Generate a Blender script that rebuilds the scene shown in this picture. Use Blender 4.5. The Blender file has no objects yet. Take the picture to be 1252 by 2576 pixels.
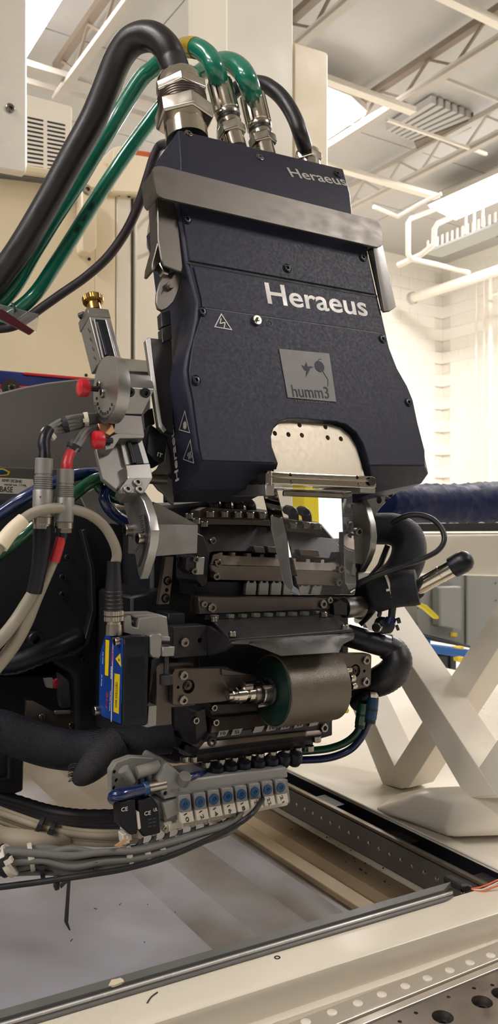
import bpy, bmesh, math, random
from mathutils import Vector, Matrix
random.seed(7)
SC = bpy.context.scene
COL = SC.collection
# ---------------------------------------------------------------- camera
FP, CX, CY, CAMZ = 2000.0, 626.0, 1288.0, 1.4
CAM = Vector((0, 0, CAMZ))
cam_data = bpy.data.cameras.new('camera')
cam = bpy.data.objects.new('camera', cam_data)
COL.objects.link(cam)
cam.location = CAM
cam.rotation_euler = (math.pi / 2, 0, 0)
cam_data.sensor_fit = 'VERTICAL'
cam_data.sensor_height = 24.0
cam_data.lens = FP / 2576.0 * 24.0
cam_data.clip_start = 0.02
cam_data.clip_end = 100
cam_data.dof.use_dof = True
cam_data.dof.focus_distance = 0.86
cam_data.dof.aperture_fstop = 10.0
SC.camera = cam
# ---------------------------------------------------------------- world, exposure
SC.view_settings.view_transform = 'Standard'
SC.view_settings.look = 'None'
SC.view_settings.exposure = 0.22
SC.view_settings.gamma = 1.0
SC.view_settings.use_curve_mapping = False
world = bpy.data.worlds.new('world')
SC.world = world
world.use_nodes = True
bg = world.node_tree.nodes['Background']
bg.inputs[0].default_value = (1.0, 0.98, 0.98, 1)
bg.inputs[1].default_value = 0.12
LAMP_EMIT = 42.0
# ---------------------------------------------------------------- directions
TH = math.atan(1261 / 2000.0)
A = Vector((-math.sin(TH), math.cos(TH), 0))     # away, to the left
B = Vector((math.cos(TH), math.sin(TH), 0))      # to the right, away
Z = Vector((0, 0, 1))


def at(x, y, d):
    return Vector(((x - CX) / FP * d, d, CAMZ - (y - CY) / FP * d))


def hz(x, y, h):
    """point on the horizontal plane h below (+) the camera"""
    return at(x, y, h * FP / (y - CY))


class PL:
    def __init__(s, o, n, u):
        s.o, s.n, s.u = o, n.normalized(), u.normalized()
        s.v = s.n.cross(s.u)

    def hit(s, x, y, k=0.0):
        r = at(x, y, 1.0) - CAM
        t = ((s.o - s.n * k) - CAM).dot(s.n) / r.dot(s.n)
        return CAM + r * t

    def off(s, k):
        return PL(s.o - s.n * k, s.n, s.u)

    def pix(s, x, y, k=0.0):
        return s.hit(x, y, k).y / FP


def front(p, tilt=0.0):
    t = math.radians(tilt)
    return PL(p, -A * math.cos(t) + Z * math.sin(t), B)


def side(p, tilt=0.0):
    t = math.radians(tilt)
    return PL(p, -B, -A * math.cos(t) + Z * math.sin(t))


# ---------------------------------------------------------------- materials
def lin(c):
    c = c / 255.0
    return c / 12.92 if c <= 0.04045 else ((c + 0.055) / 1.055) ** 2.4


def rgb(c):
    return (lin(c[0]), lin(c[1]), lin(c[2]), 1)


MATS = {}


def mat(name, c, rough=0.5, metal=0.0, var=0.06, scale=40.0, bump=0.0, bscale=None, stretch=None,
        coat=0.0, trans=0.0, ior=1.5, emit=None, estr=0.0, rvar=0.08, detail=4.0, spec=0.5, c2=None, cut=None, loc=None):
    m = bpy.data.materials.new(name)
    m.use_nodes = True
    nt = m.node_tree
    b = nt.nodes['Principled BSDF']
    b.inputs['Roughness'].default_value = rough
    b.inputs['Metallic'].default_value = metal
    b.inputs['IOR'].default_value = ior
    b.inputs['Specular IOR Level'].default_value = spec
    b.inputs['Coat Weight'].default_value = coat
    b.inputs['Coat Roughness'].default_value = 0.08
    b.inputs['Transmission Weight'].default_value = trans
    base = rgb(c)
    tc = nt.nodes.new('ShaderNodeTexCoord')
    mp = nt.nodes.new('ShaderNodeMapping')
    if loc:
        mp.inputs['Location'].default_value = loc
    if stretch:
        mp.inputs['Scale'].default_value = stretch
    nt.links.new(tc.outputs['Object'], mp.inputs[0])
    nz = nt.nodes.new('ShaderNodeTexNoise')
    nz.inputs['Scale'].default_value = scale
    nz.inputs['Detail'].default_value = detail
    nt.links.new(mp.outputs[0], nz.inputs['Vector'])
    mx = nt.nodes.new('ShaderNodeMix')
    mx.data_type = 'RGBA'
    if c2 is not None:
        lo, hi = base, rgb(c2)
    else:
        lo = tuple(max(0, v * (1 - var)) for v in base[:3]) + (1,)
        hi = tuple(min(1, v * (1 + var)) for v in base[:3]) + (1,)
    mx.inputs[6].default_value = lo
    mx.inputs[7].default_value = hi
    if cut:
        rp = nt.nodes.new('ShaderNodeMapRange')
        rp.inputs[1].default_value = cut[0]
        rp.inputs[2].default_value = cut[1]
        nt.links.new(nz.outputs[0], rp.inputs[0])
        nt.links.new(rp.outputs[0], mx.inputs[0])
    else:
        nt.links.new(nz.outputs[0], mx.inputs[0])
    nt.links.new(mx.outputs[2], b.inputs['Base Color'])
    if rvar:
        mr = nt.nodes.new('ShaderNodeMapRange')
        mr.inputs[1].default_value = 0.3
        mr.inputs[2].default_value = 0.7
        mr.inputs[3].default_value = max(0.02, rough - rvar)
        mr.inputs[4].default_value = min(1, rough + rvar)
        nt.links.new(nz.outputs[0], mr.inputs[0])
        nt.links.new(mr.outputs[0], b.inputs['Roughness'])
    if bump:
        n2 = nt.nodes.new('ShaderNodeTexNoise')
        n2.inputs['Scale'].default_value = bscale or scale * 6
        n2.inputs['Detail'].default_value = 3
        nt.links.new(mp.outputs[0], n2.inputs['Vector'])
        bp = nt.nodes.new('ShaderNodeBump')
        bp.inputs['Strength'].default_value = bump
        bp.inputs['Distance'].default_value = 0.001
        nt.links.new(n2.outputs[0], bp.inputs['Height'])
        nt.links.new(bp.outputs[0], b.inputs['Normal'])
    if emit is not None:
        b.inputs['Emission Color'].default_value = rgb(emit)
        b.inputs['Emission Strength'].default_value = estr
    MATS[name] = m
    return m


def weave(name, c, rough, scale, strength):
    """dark braided sleeve: crossing bands give the fine relief"""
    m = mat(name, c, rough, var=0.15, scale=60)
    nt = m.node_tree
    tc = nt.nodes.new('ShaderNodeTexCoord')
    ws = []
    for d in ('X', 'Z'):
        w = nt.nodes.new('ShaderNodeTexWave')
        w.bands_direction = d
        w.inputs['Scale'].default_value = scale
        nt.links.new(tc.outputs['Object'], w.inputs['Vector'])
        ws.append(w)
    mu = nt.nodes.new('ShaderNodeMath')
    mu.operation = 'MULTIPLY'
    nt.links.new(ws[0].outputs[1], mu.inputs[0])
    nt.links.new(ws[1].outputs[1], mu.inputs[1])
    bp = nt.nodes.new('ShaderNodeBump')
    bp.inputs['Strength'].default_value = strength
    bp.inputs['Distance'].default_value = 0.001
    nt.links.new(mu.outputs[0], bp.inputs['Height'])
    nt.links.new(bp.outputs[0], nt.nodes['Principled BSDF'].inputs['Normal'])
    return m


mat('coat', (36, 37, 50), 0.45, var=0.05, scale=300, bump=0.15, bscale=1500, spec=0.22)
mat('coat_panel', (36, 37, 50), 0.45, var=0.05, scale=300, bump=0.15, bscale=1500, spec=0.22)
mat('brushed', (102, 97, 91), 0.42, 0.9, var=0.08, scale=40, stretch=(1, 1, 2), rvar=0.06)
mat('plate_steel', (178, 168, 150), 0.42, 0.85, var=0.03, scale=200, rvar=0.04)
mat('chrome', (196, 188, 174), 0.12, 1.0, var=0.06, scale=30, rvar=0.05)
mat('nickel', (178, 170, 158), 0.2, 1.0, var=0.08, scale=50, rvar=0.06)
mat('alu', (164, 162, 158), 0.36, 0.9, var=0.04, scale=60, rvar=0.05)
mat('alu_matt', (142, 140, 135), 0.48, 0.75, var=0.05, scale=80, rvar=0.05)
mat('alu_dark', (132, 128, 123), 0.4, 0.85, var=0.06, scale=60, rvar=0.06)
mat('tool_steel', (95, 86, 80), 0.38, 0.8, var=0.18, scale=60, rvar=0.1, bump=0.1, bscale=700)
mat('lip_steel', (96, 94, 92), 0.28, 0.9, var=0.08, scale=40, rvar=0.06)
mat('wire_bright', (226, 222, 212), 0.3, 0.2, var=0.03)
mat('worn_steel', (128, 118, 108), 0.4, 0.85, var=0.25, scale=60, rvar=0.12, bump=0.1, bscale=700)
mat('dark_steel', (50, 48, 50), 0.42, 0.4, var=0.15, scale=40, rvar=0.1)
mat('black_anod', (24, 25, 30), 0.45, 0.2, var=0.2, scale=60)
mat('black_body', (17, 18, 23), 0.5, 0.1, var=0.2, scale=14)
mat('black_plastic', (10, 12, 20), 0.38, var=0.15, scale=80, spec=0.3)
mat('black_rubber', (24, 23, 25), 0.42, var=0.2, scale=60, bump=0.2, bscale=500)
mat('plum_rubber', (44, 33, 40), 0.55, var=0.12, scale=60, bump=0.2, bscale=600)
mat('hose_black', (30, 27, 30), 0.38, var=0.15, scale=40, bump=0.15, bscale=260)
mat('bolt_steel', (146, 139, 130), 0.25, 1.0, var=0.08, scale=3, rvar=0.06)
mat('bolt_dark', (40, 40, 45), 0.35, 0.5, var=0.1, scale=3)
mat('green_hose', (14, 112, 88), 0.22, var=0.12, scale=60, coat=0.5)
mat('yellow_tape', (168, 140, 20), 0.3, var=0.15, scale=60, coat=0.4)
mat('blue_tube', (10, 32, 78), 0.2, var=0.1, scale=60, coat=0.6)
mat('green_tube', (4, 66, 40), 0.2, var=0.1, scale=60, coat=0.6)
mat('red_plastic', (186, 22, 36), 0.35, var=0.1, scale=120, coat=0.2)
mat('red_tape', (176, 30, 40), 0.4, var=0.15, scale=120, bump=0.3, bscale=300)
mat('brown_strap', (92, 34, 40), 0.5, var=0.15, scale=120)
mat('brass', (168, 128, 66), 0.25, 1.0, var=0.12, scale=80)
mat('copper', (190, 142, 110), 0.35, 0.8, var=0.15, scale=60)
mat('yellow_plastic', (224, 206, 20), 0.4, var=0.08, scale=60)
mat('label_yellow', (222, 190, 14), 0.45, var=0.05, scale=200)
mat('label_blue', (12, 56, 132), 0.35, var=0.1, scale=60)
mat('label_silver', (104, 101, 98), 0.5, 0.3, var=0.03, scale=60, rvar=0.02)
mat('label_white', (206, 200, 186), 0.5, var=0.06, scale=100)
mat('ink', (30, 30, 34), 0.6, var=0.1)
mat('ink_light', (176, 172, 164), 0.45, 0.3, var=0.05)
mat('ink_white', (222, 218, 212), 0.5, var=0.04)
mat('ink_red', (190, 40, 60), 0.5, var=0.05)
mat('ink_faint', (84, 84, 94), 0.5, var=0.05)
mat('cable_grey', (104, 103, 98), 0.55, var=0.12, scale=50)
mat('cable_cream', (150, 138, 118), 0.55, var=0.1, scale=50)
mat('cable_beige', (138, 129, 113), 0.5, var=0.1, scale=50)
mat('sleeve_white', (214, 200, 172), 0.5, var=0.05, scale=50)
mat('conn_white', (206, 198, 182), 0.45, var=0.06, scale=80)
mat('valve_grey', (128, 125, 118), 0.45, var=0.06, scale=80)
mat('valve_body', (132, 130, 127), 0.42, 0.3, var=0.06, scale=80)
mat('blue_button', (18, 62, 98), 0.4, var=0.08, scale=100)
mat('roller_green', (8, 33, 26), 0.4, var=0.15, scale=60, bump=0.1)
mat('roller_tread', (96, 88, 74), 0.36, 0.25, var=0.14, scale=90, bump=0.3, bscale=900, rvar=0.08)
mat('cream', (234, 219, 188), 0.4, var=0.04, scale=8, bump=0.05, bscale=200)
mat('cream_light', (226, 218, 200), 0.42, var=0.03, scale=8)
mat('frame_cream', (208, 199, 180), 0.32, var=0.04, scale=10, bump=0.05, bscale=60)
mat('gantry_cream', (228, 220, 204), 0.34, var=0.03, scale=10, bump=0.05, bscale=60)
mat('wall_white', (238, 233, 222), 0.75, var=0.02, scale=6, bump=0.15, bscale=80)
mat('mortar', (234, 228, 216), 0.8, var=0.03, scale=20)
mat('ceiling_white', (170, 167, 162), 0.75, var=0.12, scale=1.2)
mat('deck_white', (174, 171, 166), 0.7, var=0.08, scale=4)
mat('truss_paint', (178, 171, 160), 0.55, var=0.1, scale=8)
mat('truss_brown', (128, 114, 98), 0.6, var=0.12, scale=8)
mat('pipe_white', (226, 218, 204), 0.5, var=0.05, scale=6)
mat('galv', (168, 172, 166), 0.5, 0.5, var=0.1, scale=12)
mat('floor', (206, 204, 194), 0.18, var=0.05, scale=1.5)
mat('bed', (98, 88, 76), 0.36, scale=2.2, c2=(158, 158, 166), cut=(0.42, 0.62), detail=7, loc=(0.0, 0.2, 0))  # pale patches painted in for a lamp reflection, noise shifted to place them
mat('bed_brown', (176, 156, 128), 0.45, 0.15, var=0.2, scale=14, detail=8)
mat('rail_steel', (92, 88, 84), 0.4, 0.7, var=0.1, scale=40)
mat('rail_bright', (196, 188, 172), 0.34, 0.6, var=0.05, scale=25, rvar=0.05)
mat('seal_grey', (112, 112, 108), 0.5, 0.3, var=0.12, scale=30)
mat('cap_white', (206, 198, 182), 0.4, var=0.05, scale=60)
mat('white_strip', (240, 240, 240), 0.35, var=0.02, scale=30)
mat('cabinet_grey', (134, 134, 130), 0.5, var=0.06, scale=10)
mat('stand_blue', (14, 92, 164), 0.45, var=0.08, scale=10)
mat('carton', (186, 150, 108), 0.8, var=0.12, scale=12)
mat('dark_green', (48, 62, 56), 0.5, var=0.1)
mat('beam_blue', (26, 40, 104), 0.4, var=0.1, scale=20)
mat('beam_red', (196, 40, 44), 0.4, var=0.08, scale=20)
mat('flange_grey', (136, 130, 126), 0.45, 0.3, var=0.1, scale=6)
mat('duct_black', (8, 20, 60), 0.6, var=0.2, scale=25, bump=0.7, bscale=90, spec=0.15)
mat('orange_pipe', (212, 96, 50), 0.45, var=0.06)
mat('lamp', (255, 250, 240), 0.5, emit=(255, 249, 248), estr=LAMP_EMIT, var=0)
mat('quartz', (250, 250, 250), 0.0, trans=1.0, ior=1.36, var=0.0, rvar=0)
mat('clear_film', (240, 240, 236), 0.12, trans=0.85, ior=1.1, var=0.02)
mat('window_dark', (6, 8, 18), 0.12, var=0.1, spec=0.25)
mat('white_box', (228, 220, 204), 0.45, var=0.03, scale=8)
mat('silver_panel', (226, 219, 206), 0.4, 0.5, var=0.05, scale=40, stretch=(1, 1, 12))
weave('braid', (20, 22, 32), 0.6, 320, 0.9)
weave('braid_grey', (28, 27, 28), 0.65, 280, 0.9)


# ---------------------------------------------------------------- object helpers
WP = {}


def wpos(o):
    return WP[o.name] if o is not None else Vector((0, 0, 0))


def tag(o, label=None, cat=None, group=None, kind=None):
    if label:
        o['label'] = label
    if cat:
        o['category'] = cat
    if group:
        o['group'] = group
    if kind:
        o['kind'] = kind
    return o


def thing(name, label, cat, loc, group=None):
    o = bpy.data.objects.new(name, None)
    COL.objects.link(o)
    o.empty_display_size = 0.02
    o.location = loc
    WP[o.name] = Vector(loc)
    return tag(o, label, cat, group)


def mk(name, bm, m, parent=None, bev=0.0, seg=1, smooth=38, label=None):
    bmesh.ops.remove_doubles(bm, verts=bm.verts, dist=1e-7)
    bmesh.ops.recalc_face_normals(bm, faces=bm.faces)
    if bev > 0:
        es = [e for e in bm.edges if len(e.link_faces) == 2 and e.calc_face_angle(0) > 0.45]
        if es:
            bmesh.ops.bevel(bm, geom=es, offset=bev, segments=seg, affect='EDGES', clamp_overlap=True, profile=0.5)
    lo = Vector((1e9,) * 3)
    hi = -lo
    for v in bm.verts:
        for i in range(3):
            lo[i] = min(lo[i], v.co[i])
            hi[i] = max(hi[i], v.co[i])
    c = (lo + hi) / 2
    bmesh.ops.translate(bm, verts=bm.verts, vec=-c)
    me = bpy.data.meshes.new(name)
    bm.to_mesh(me)
    bm.free()
    ms = m if isinstance(m, (list, tuple)) else [m]
    for x in ms:
        me.materials.append(MATS[x])
    if smooth:
        for p in me.polygons:
            p.use_smooth = True
        me.set_sharp_from_angle(angle=math.radians(smooth))
    o = bpy.data.objects.new(name, me)
    COL.objects.link(o)
    if bev > 0:
        wn = o.modifiers.new('normals', 'WEIGHTED_NORMAL')
        wn.keep_sharp = True
        wn.weight = 80
    o.parent = parent
    o.location = c - wpos(parent)
    WP[o.name] = c
    if label:
        o['label'] = label
    return o


def inst(name, me, M, parent=None):
    """an object that shares mesh data; M places it in the world"""
    o = bpy.data.objects.new(name, me)
    COL.objects.link(o)
    o.parent = parent
    o.matrix_basis = Matrix.Translation(-wpos(parent)) @ M
    WP[o.name] = M.translation.copy()
    return o


def add_prism(bm, pts, vec):
    n = len(pts)
    a = [bm.verts.new(p) for p in pts]
    b = [bm.verts.new(p + vec) for p in pts]
    bm.faces.new(a)
    bm.faces.new(b[::-1])
    for i in range(n):
        j = (i + 1) % n
        bm.faces.new((a[j], a[i], b[i], b[j]))
    return a, b


def add_loft(bm, rings, caps=True, closed=True):
    vs = [[bm.verts.new(p) for p in r] for r in rings]
    n = len(rings[0])
    for r0, r1 in zip(vs, vs[1:]):
        for i in range(n if closed else n - 1):
            j = (i + 1) % n
            bm.faces.new((r0[i], r0[j], r1[j], r1[i]))
    if caps:
        bm.faces.new(vs[0][::-1])
        bm.faces.new(vs[-1])
    return vs


def add_box(bm, c, x, y, z, sx, sy, sz):
    pts = [c + x * (sx * i / 2) + y * (sy * j / 2) - z * (sz / 2) for i, j in ((-1, -1), (1, -1), (1, 1), (-1, 1))]
    add_prism(bm, pts, z * sz)


def basis(n):
    n = n.normalized()
    h = Z if abs(n.z) < 0.9 else Vector((1, 0, 0))
    u = h.cross(n).normalized()
    return u, n.cross(u)


def add_lathe(bm, p, ax, prof, seg=24, rot=0.0, cap=True, flute=None):
    ax = ax.normalized()
    u, v = basis(ax)
    rings = []
    for h, r in prof:
        ring = []
        for i in range(seg):
            a = rot + 2 * math.pi * i / seg
            rr = r
            if flute and i % 2:
                rr = r * flute
            ring.append(p + ax * h + (u * math.cos(a) + v * math.sin(a)) * rr)
        rings.append(ring)
    add_loft(bm, rings, cap)


def spline(pts, n=8):
    """Catmull-Rom through (Vector, radius) pairs"""
    out = []
    P = [pts[0]] + list(pts) + [pts[-1]]
    for i in range(1, len(P) - 2):
        p0, p1, p2, p3 = P[i - 1], P[i], P[i + 1], P[i + 2]
        for k in range(n):
            t = k / n
            t2, t3 = t * t, t * t * t
            f = (-0.5 * t3 + t2 - 0.5 * t, 1.5 * t3 - 2.5 * t2 + 1, -1.5 * t3 + 2 * t2 + 0.5 * t, 0.5 * t3 - 0.5 * t2)
            out.append((p0[0] * f[0] + p1[0] * f[1] + p2[0] * f[2] + p3[0] * f[3],
                        p1[1] + (p2[1] - p1[1]) * t))
    out.append(pts[-1])
    return out


RND = random.Random(4)


def add_tube(bm, path, seg=12, cap=True, rip=None, crumple=0.0):
    n = len(path)
    u = None
    rings = []
    for i in range(n):
        a = path[max(0, i - 1)][0]
        b = path[min(n - 1, i + 1)][0]
        t = (b - a).normalized()
        if u is None:
            u, v = basis(t)
        else:
            u = (u - t * u.dot(t)).normalized()
            v = t.cross(u)
        r = path[i][1]
        if rip:
            r = r * (1 + rip * (1 if i % 2 else -1))
        cr = [1 + crumple * (RND.random() - 0.5) for k in range(seg)]
        rings.append([path[i][0] + (u * math.cos(2 * math.pi * k / seg) + v * math.sin(2 * math.pi * k / seg)) * r * cr[k]
                      for k in range(seg)])
    add_loft(bm, rings, cap)


def pt(q):
    """(x, y, depth, radius in pixels) -> (Vector, radius)"""
    if isinstance(q[0], Vector):
        return (q[0], q[1])
    return (at(q[0], q[1], q[2]), q[3] * q[2] / FP)


def tube(name, pts, m, parent=None, seg=14, n=8, label=None, cat=None, group=None, rip=None, straight=False, crumple=0.0):
    bm = bmesh.new()
    P = [pt(q) for q in pts]
    for end in (0, -1):          # hoses and cables that leave the picture run on
        p, q = P[end], P[1 if end == 0 else -2]
        if (p[0].x / p[0].y) * FP + CX < -30 and p[0].y < 1.5:
            d = (p[0] - q[0]).normalized()
            ex = [(p[0] + d * 0.12 + A * 0.01, p[1]), (p[0] + d * 0.3 + A * 0.07, p[1]), (p[0] + d * 0.42 + A * 0.2, p[1])]
            P = (ex[::-1] + P) if end == 0 else (P + ex)
    add_tube(bm, P if straight else spline(P, n), seg, rip=rip, crumple=crumple)
    o = mk(name, bm, m, parent, smooth=60 if not rip else 80)
    return tag(o, label, cat, group)


def slab(name, pl, pts, th, m, parent=None, bev=0.0006, seg=1, label=None, cat=None, group=None, vec=None, smooth=38):
    """outline (x, y[, k]) on plane pl, with real thickness th behind it"""
    bm = bmesh.new()
    P = [pl.hit(*q) for q in pts]
    add_prism(bm, P, (vec if vec is not None else -pl.n) * th)
    o = mk(name, bm, m, parent, bev, seg, smooth)
    return tag(o, label, cat, group)


def solid(name, fr, bk, m, parent=None, bev=0.0006, seg=1, label=None, cat=None):
    """loft between two outlines of 3D points"""
    bm = bmesh.new()
    add_loft(bm, [fr, bk])
    return tag(mk(name, bm, m, parent, bev, seg), label, cat)


def lathe(name, p, ax, prof, m, parent=None, seg=24, bev=0.0, label=None, cat=None, rot=0.0, flute=None, smooth=38):
    bm = bmesh.new()
    add_lathe(bm, p, ax, prof, seg, rot, True, flute)
    return tag(mk(name, bm, m, parent, bev, 1, smooth), label, cat)


def bar(name, p, q, w, h, m, parent=None, up=Z, bev=0.0, label=None, cat=None, group=None):
    bm = bmesh.new()
    t = (q - p)
    ln = t.length
    t.normalize()
    s = t.cross(up).normalized()
    up2 = s.cross(t)
    add_box(bm, (p + q) / 2, s, up2, t, w, h, ln)
    return tag(mk(name, bm, m, parent, bev), label, cat, group)


# ---------------------------------------------------------------- shared screw meshes (unit radius, axis +Z, base at z = 0)
def screw_mesh(kind, m):
    bm = bmesh.new()
    N = 24

    def ring(r, z, n=N, star=0.0, rot=0.0):
        out = []
        for i in range(N):
            a = 2 * math.pi * i / N + rot
            if n == 6:      # hexagon sampled at N points
                k = (a % (math.pi / 3)) - math.pi / 6
                rr = r * math.cos(math.pi / 6) / math.cos(k)
            else:
                rr = r * (1 + star * math.cos(6 * a))
            out.append(Vector((rr * math.cos(a), rr * math.sin(a), z)))
        return out
    if kind == 'cap':
        rings = [ring(1, 0), ring(1, 1.1), ring(0.9, 1.25), ring(0.6, 1.25, 6), ring(0.56, 0.3, 6)]
    elif kind == 'low':
        rings = [ring(1, 0), ring(1, 0.5), ring(0.88, 0.6), ring(0.52, 0.6, 6), ring(0.48, 0.02, 6)]
    elif kind == 'csk':
        rings = [ring(1.0, 0), ring(1.0, 0.2), ring(0.9, 0.24), ring(0.84, 0.06), ring(0.76, 0.06), ring(0.7, 0.3), ring(0.38, 0.34, N, 0.16), ring(0.34, 0.01, N, 0.16)]
    elif kind == 'bore':     # screw sunk in a counterbore
        rings = [ring(1.0, 0), ring(1.0, 0.05), ring(0.94, 0.05), ring(0.9, -0.5), ring(0.78, -0.5), ring(0.74, -0.1), ring(0.42, -0.1, 6), ring(0.4, -0.8, 6)]
    elif kind == 'hole':
        rings = [ring(1.0, 0), ring(1.0, 0.06), ring(0.9, 0.06), ring(0.84, -1.6)]
    add_loft(bm, rings, True)
    if kind == 'phil':
        pass
    bmesh.ops.recalc_face_normals(bm, faces=bm.faces)
    me = bpy.data.meshes.new('screw_' + kind + '_' + m)
    bm.to_mesh(me)
    bm.free()
    me.materials.append(MATS[m])
    for p in me.polygons:
        p.use_smooth = True
    me.set_sharp_from_angle(angle=math.radians(32))
    return me


SM = {}


def screw(p, n, r, parent, kind='cap', m='bolt_steel', name='screw'):
    if (kind, m) not in SM:
        SM[(kind, m)] = screw_mesh(kind, m)
    n = n.normalized()
    u, v = basis(n)
    R = Matrix((u, v, n)).transposed().to_4x4()
    return inst(name, SM[(kind, m)], Matrix.Translation(p) @ R @ Matrix.Scale(r, 4), parent)


def pscrew(pl, x, y, rpx, parent, kind='cap', m='bolt_steel', k=0.0, name='screw'):
    p = pl.hit(x, y, k)
    return screw(p, pl.n, rpx * p.y / FP, parent, kind, m, name)


# ---------------------------------------------------------------- lettering
def text(s, p, u, v, w, h, m, parent, depth=0.0002, bold=0.012, name='lettering'):
    """lettering centred at p, reading along u, w wide and h tall over the whole string box"""
    cu = bpy.data.curves.new('t', 'FONT')
    cu.body = s
    cu.size = 1.0
    cu.offset = bold
    cu.extrude = 0.01
    cu.resolution_u = 4
    tmp = bpy.data.objects.new('t', cu)
    COL.objects.link(tmp)
    dg = bpy.context.evaluated_depsgraph_get()
    me = bpy.data.meshes.new_from_object(tmp.evaluated_get(dg))
    bpy.data.objects.remove(tmp)
    bpy.data.curves.remove(cu)
    xs = [q.co.x for q in me.vertices]
    ys = [q.co.y for q in me.vertices]
    x0, x1, y0, y1 = min(xs), max(xs), min(ys), max(ys)
    n = u.cross(v).normalized()
    c = p
    for q in me.vertices:
        a = (q.co.x - (x0 + x1) / 2) / (x1 - x0) * w
        b = (q.co.y - (y0 + y1) / 2) / (y1 - y0) * h
        q.co = u * a + v * b + n * (depth if q.co.z > 0 else -0.0001)
    me.name = name
    me.materials.clear()
    me.materials.append(MATS[m])
    o = bpy.data.objects.new(name, me)
    COL.objects.link(o)
    o.parent = parent
    o.location = c - wpos(parent)
    WP[o.name] = c.copy()
    return o


def ptext(s, pl, a, b, hpx, m, parent, k=0.0, bold=0.012, name='lettering'):
    """lettering whose box middle line runs from pixel a to pixel b on plane pl"""
    p, q = pl.hit(a[0], a[1], k), pl.hit(b[0], b[1], k)
    u = (q - p).normalized()
    v = pl.n.cross(u)
    c = (p + q) / 2
    return text(s, c, u, v, (q - p).length, hpx * c.y / FP, m, parent, bold=bold, name=name)


def frame_poly(name, pl, pts, w, th, m, parent, k=0.0):
    """closed outline band of width w (a printed or raised border)"""
    P = [pl.hit(x, y, k) for x, y in pts]
    c = sum(P, Vector()) / len(P)
    r = sum((p - c).length for p in P) / len(P)
    Q = [c + (p - c) * max(0.05, 1 - w * 1.6 / r) for p in P]
    bm = bmesh.new()
    n = pl.n
    add_loft(bm, [P, [p + n * th for p in P], [p + n * th for p in Q], Q], caps=False)
    return mk(name, bm, m, parent, smooth=0)


def cut(o, holes, seg=18):
    """drill round holes (world point, normal, radius, depth) into a mesh object"""
    bm = bmesh.new()
    for p, n, r, d in holes:
        add_lathe(bm, p - wpos(o), -n, [(-0.002, r), (d, r)], seg)
    bmesh.ops.recalc_face_normals(bm, faces=bm.faces)
    me = bpy.data.meshes.new('cutter')
    bm.to_mesh(me)
    bm.free()
    c = bpy.data.objects.new('cutter', me)
    COL.objects.link(c)
    keep = o.parent
    c.parent = keep
    c.location = o.location
    o.modifiers.clear()
    md = o.modifiers.new('b', 'BOOLEAN')
    md.operation = 'DIFFERENCE'
    md.solver = 'EXACT'
    md.object = c
    dg = bpy.context.evaluated_depsgraph_get()
    new = bpy.data.meshes.new_from_object(o.evaluated_get(dg))
    o.modifiers.clear()
    o.data = new
    new.set_sharp_from_angle(angle=math.radians(35))
    wn = o.modifiers.new('normals', 'WEIGHTED_NORMAL')
    wn.keep_sharp = True
    wn.weight = 80
    bpy.data.objects.remove(c)
    return o


def pcut(o, pl, pts, k=0.0, depth=0.006):
    return cut(o, [(pl.hit(x, y, k), pl.n, r * pl.pix(x, y, k), depth) for x, y, r in pts])
# ================================================================ the hall
HC = 4.35                                    # ceiling above the camera
corner = at(1112, 1288, 14.0)
corner.z = 0
ZC = CAMZ + HC


def struct(o):
    o['kind'] = 'structure'
    return o


bm = bmesh.new()
add_prism(bm, [corner + A * 1 + B * 1 - A * 0, corner + B * 1 - A * 32, corner - B * 32 - A * 32, corner - B * 32 + A * 1], Z * -0.2)
struct(mk('floor', bm, 'floor'))
bm = bmesh.new()
q = [corner + B * 0.3 + A * 0.3, corner + B * 0.3 - A * 32, corner - B * 32 - A * 32, corner - B * 32 + A * 0.3]
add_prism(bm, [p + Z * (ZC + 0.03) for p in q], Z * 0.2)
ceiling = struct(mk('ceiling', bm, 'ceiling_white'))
bm = bmesh.new()
add_prism(bm, [corner + B * 0.3 + A * 0.02, corner - B * 32 + A * 0.02, corner - B * 32 + A * 0.3, corner + B * 0.3 + A * 0.3], Z * (ZC + 0.2))
wall_back = struct(mk('wall_back', bm, 'mortar'))
bm = bmesh.new()
add_prism(bm, [corner + B * 0.02 + A * 0.02, corner + B * 0.02 - A * 32, corner + B * 0.3 - A * 32, corner + B * 0.3 + A * 0.02], Z * (ZC + 0.2))
wall_right = struct(mk('wall_right', bm, 'mortar'))
# concrete blocks of the painted walls, where the photograph shows their courses
bm = bmesh.new()
add_box(bm, Vector(), Vector((1, 0, 0)), Vector((0, 1, 0)), Z, 0.3985, 0.04, 0.1985)
bmesh.ops.bevel(bm, geom=list(bm.edges), offset=0.003, segments=1, affect='EDGES')
blk = bpy.data.meshes.new('block')
bm.to_mesh(blk)
bm.free()
blk.materials.append(MATS['wall_white'])
for j in range(3, 29):
    z = 0.1 + 0.2 * j
    for i in range(11):
        s = 0.2 + 0.4 * i + (0.2 if j % 2 else 0.0)
        M = Matrix((B, A, Z)).transposed().to_4x4()
        inst('block', blk, Matrix.Translation(corner - B * s + Z * z + A * 0.0) @ M, wall_back)
    for i in range(11):
        s = 0.2 + 0.4 * i + (0.2 if j % 2 else 0.0)
        M = Matrix((A, -B, Z)).transposed().to_4x4()
        inst('block', blk, Matrix.Translation(corner - A * s + Z * z + B * 0.0) @ M, wall_right)
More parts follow.
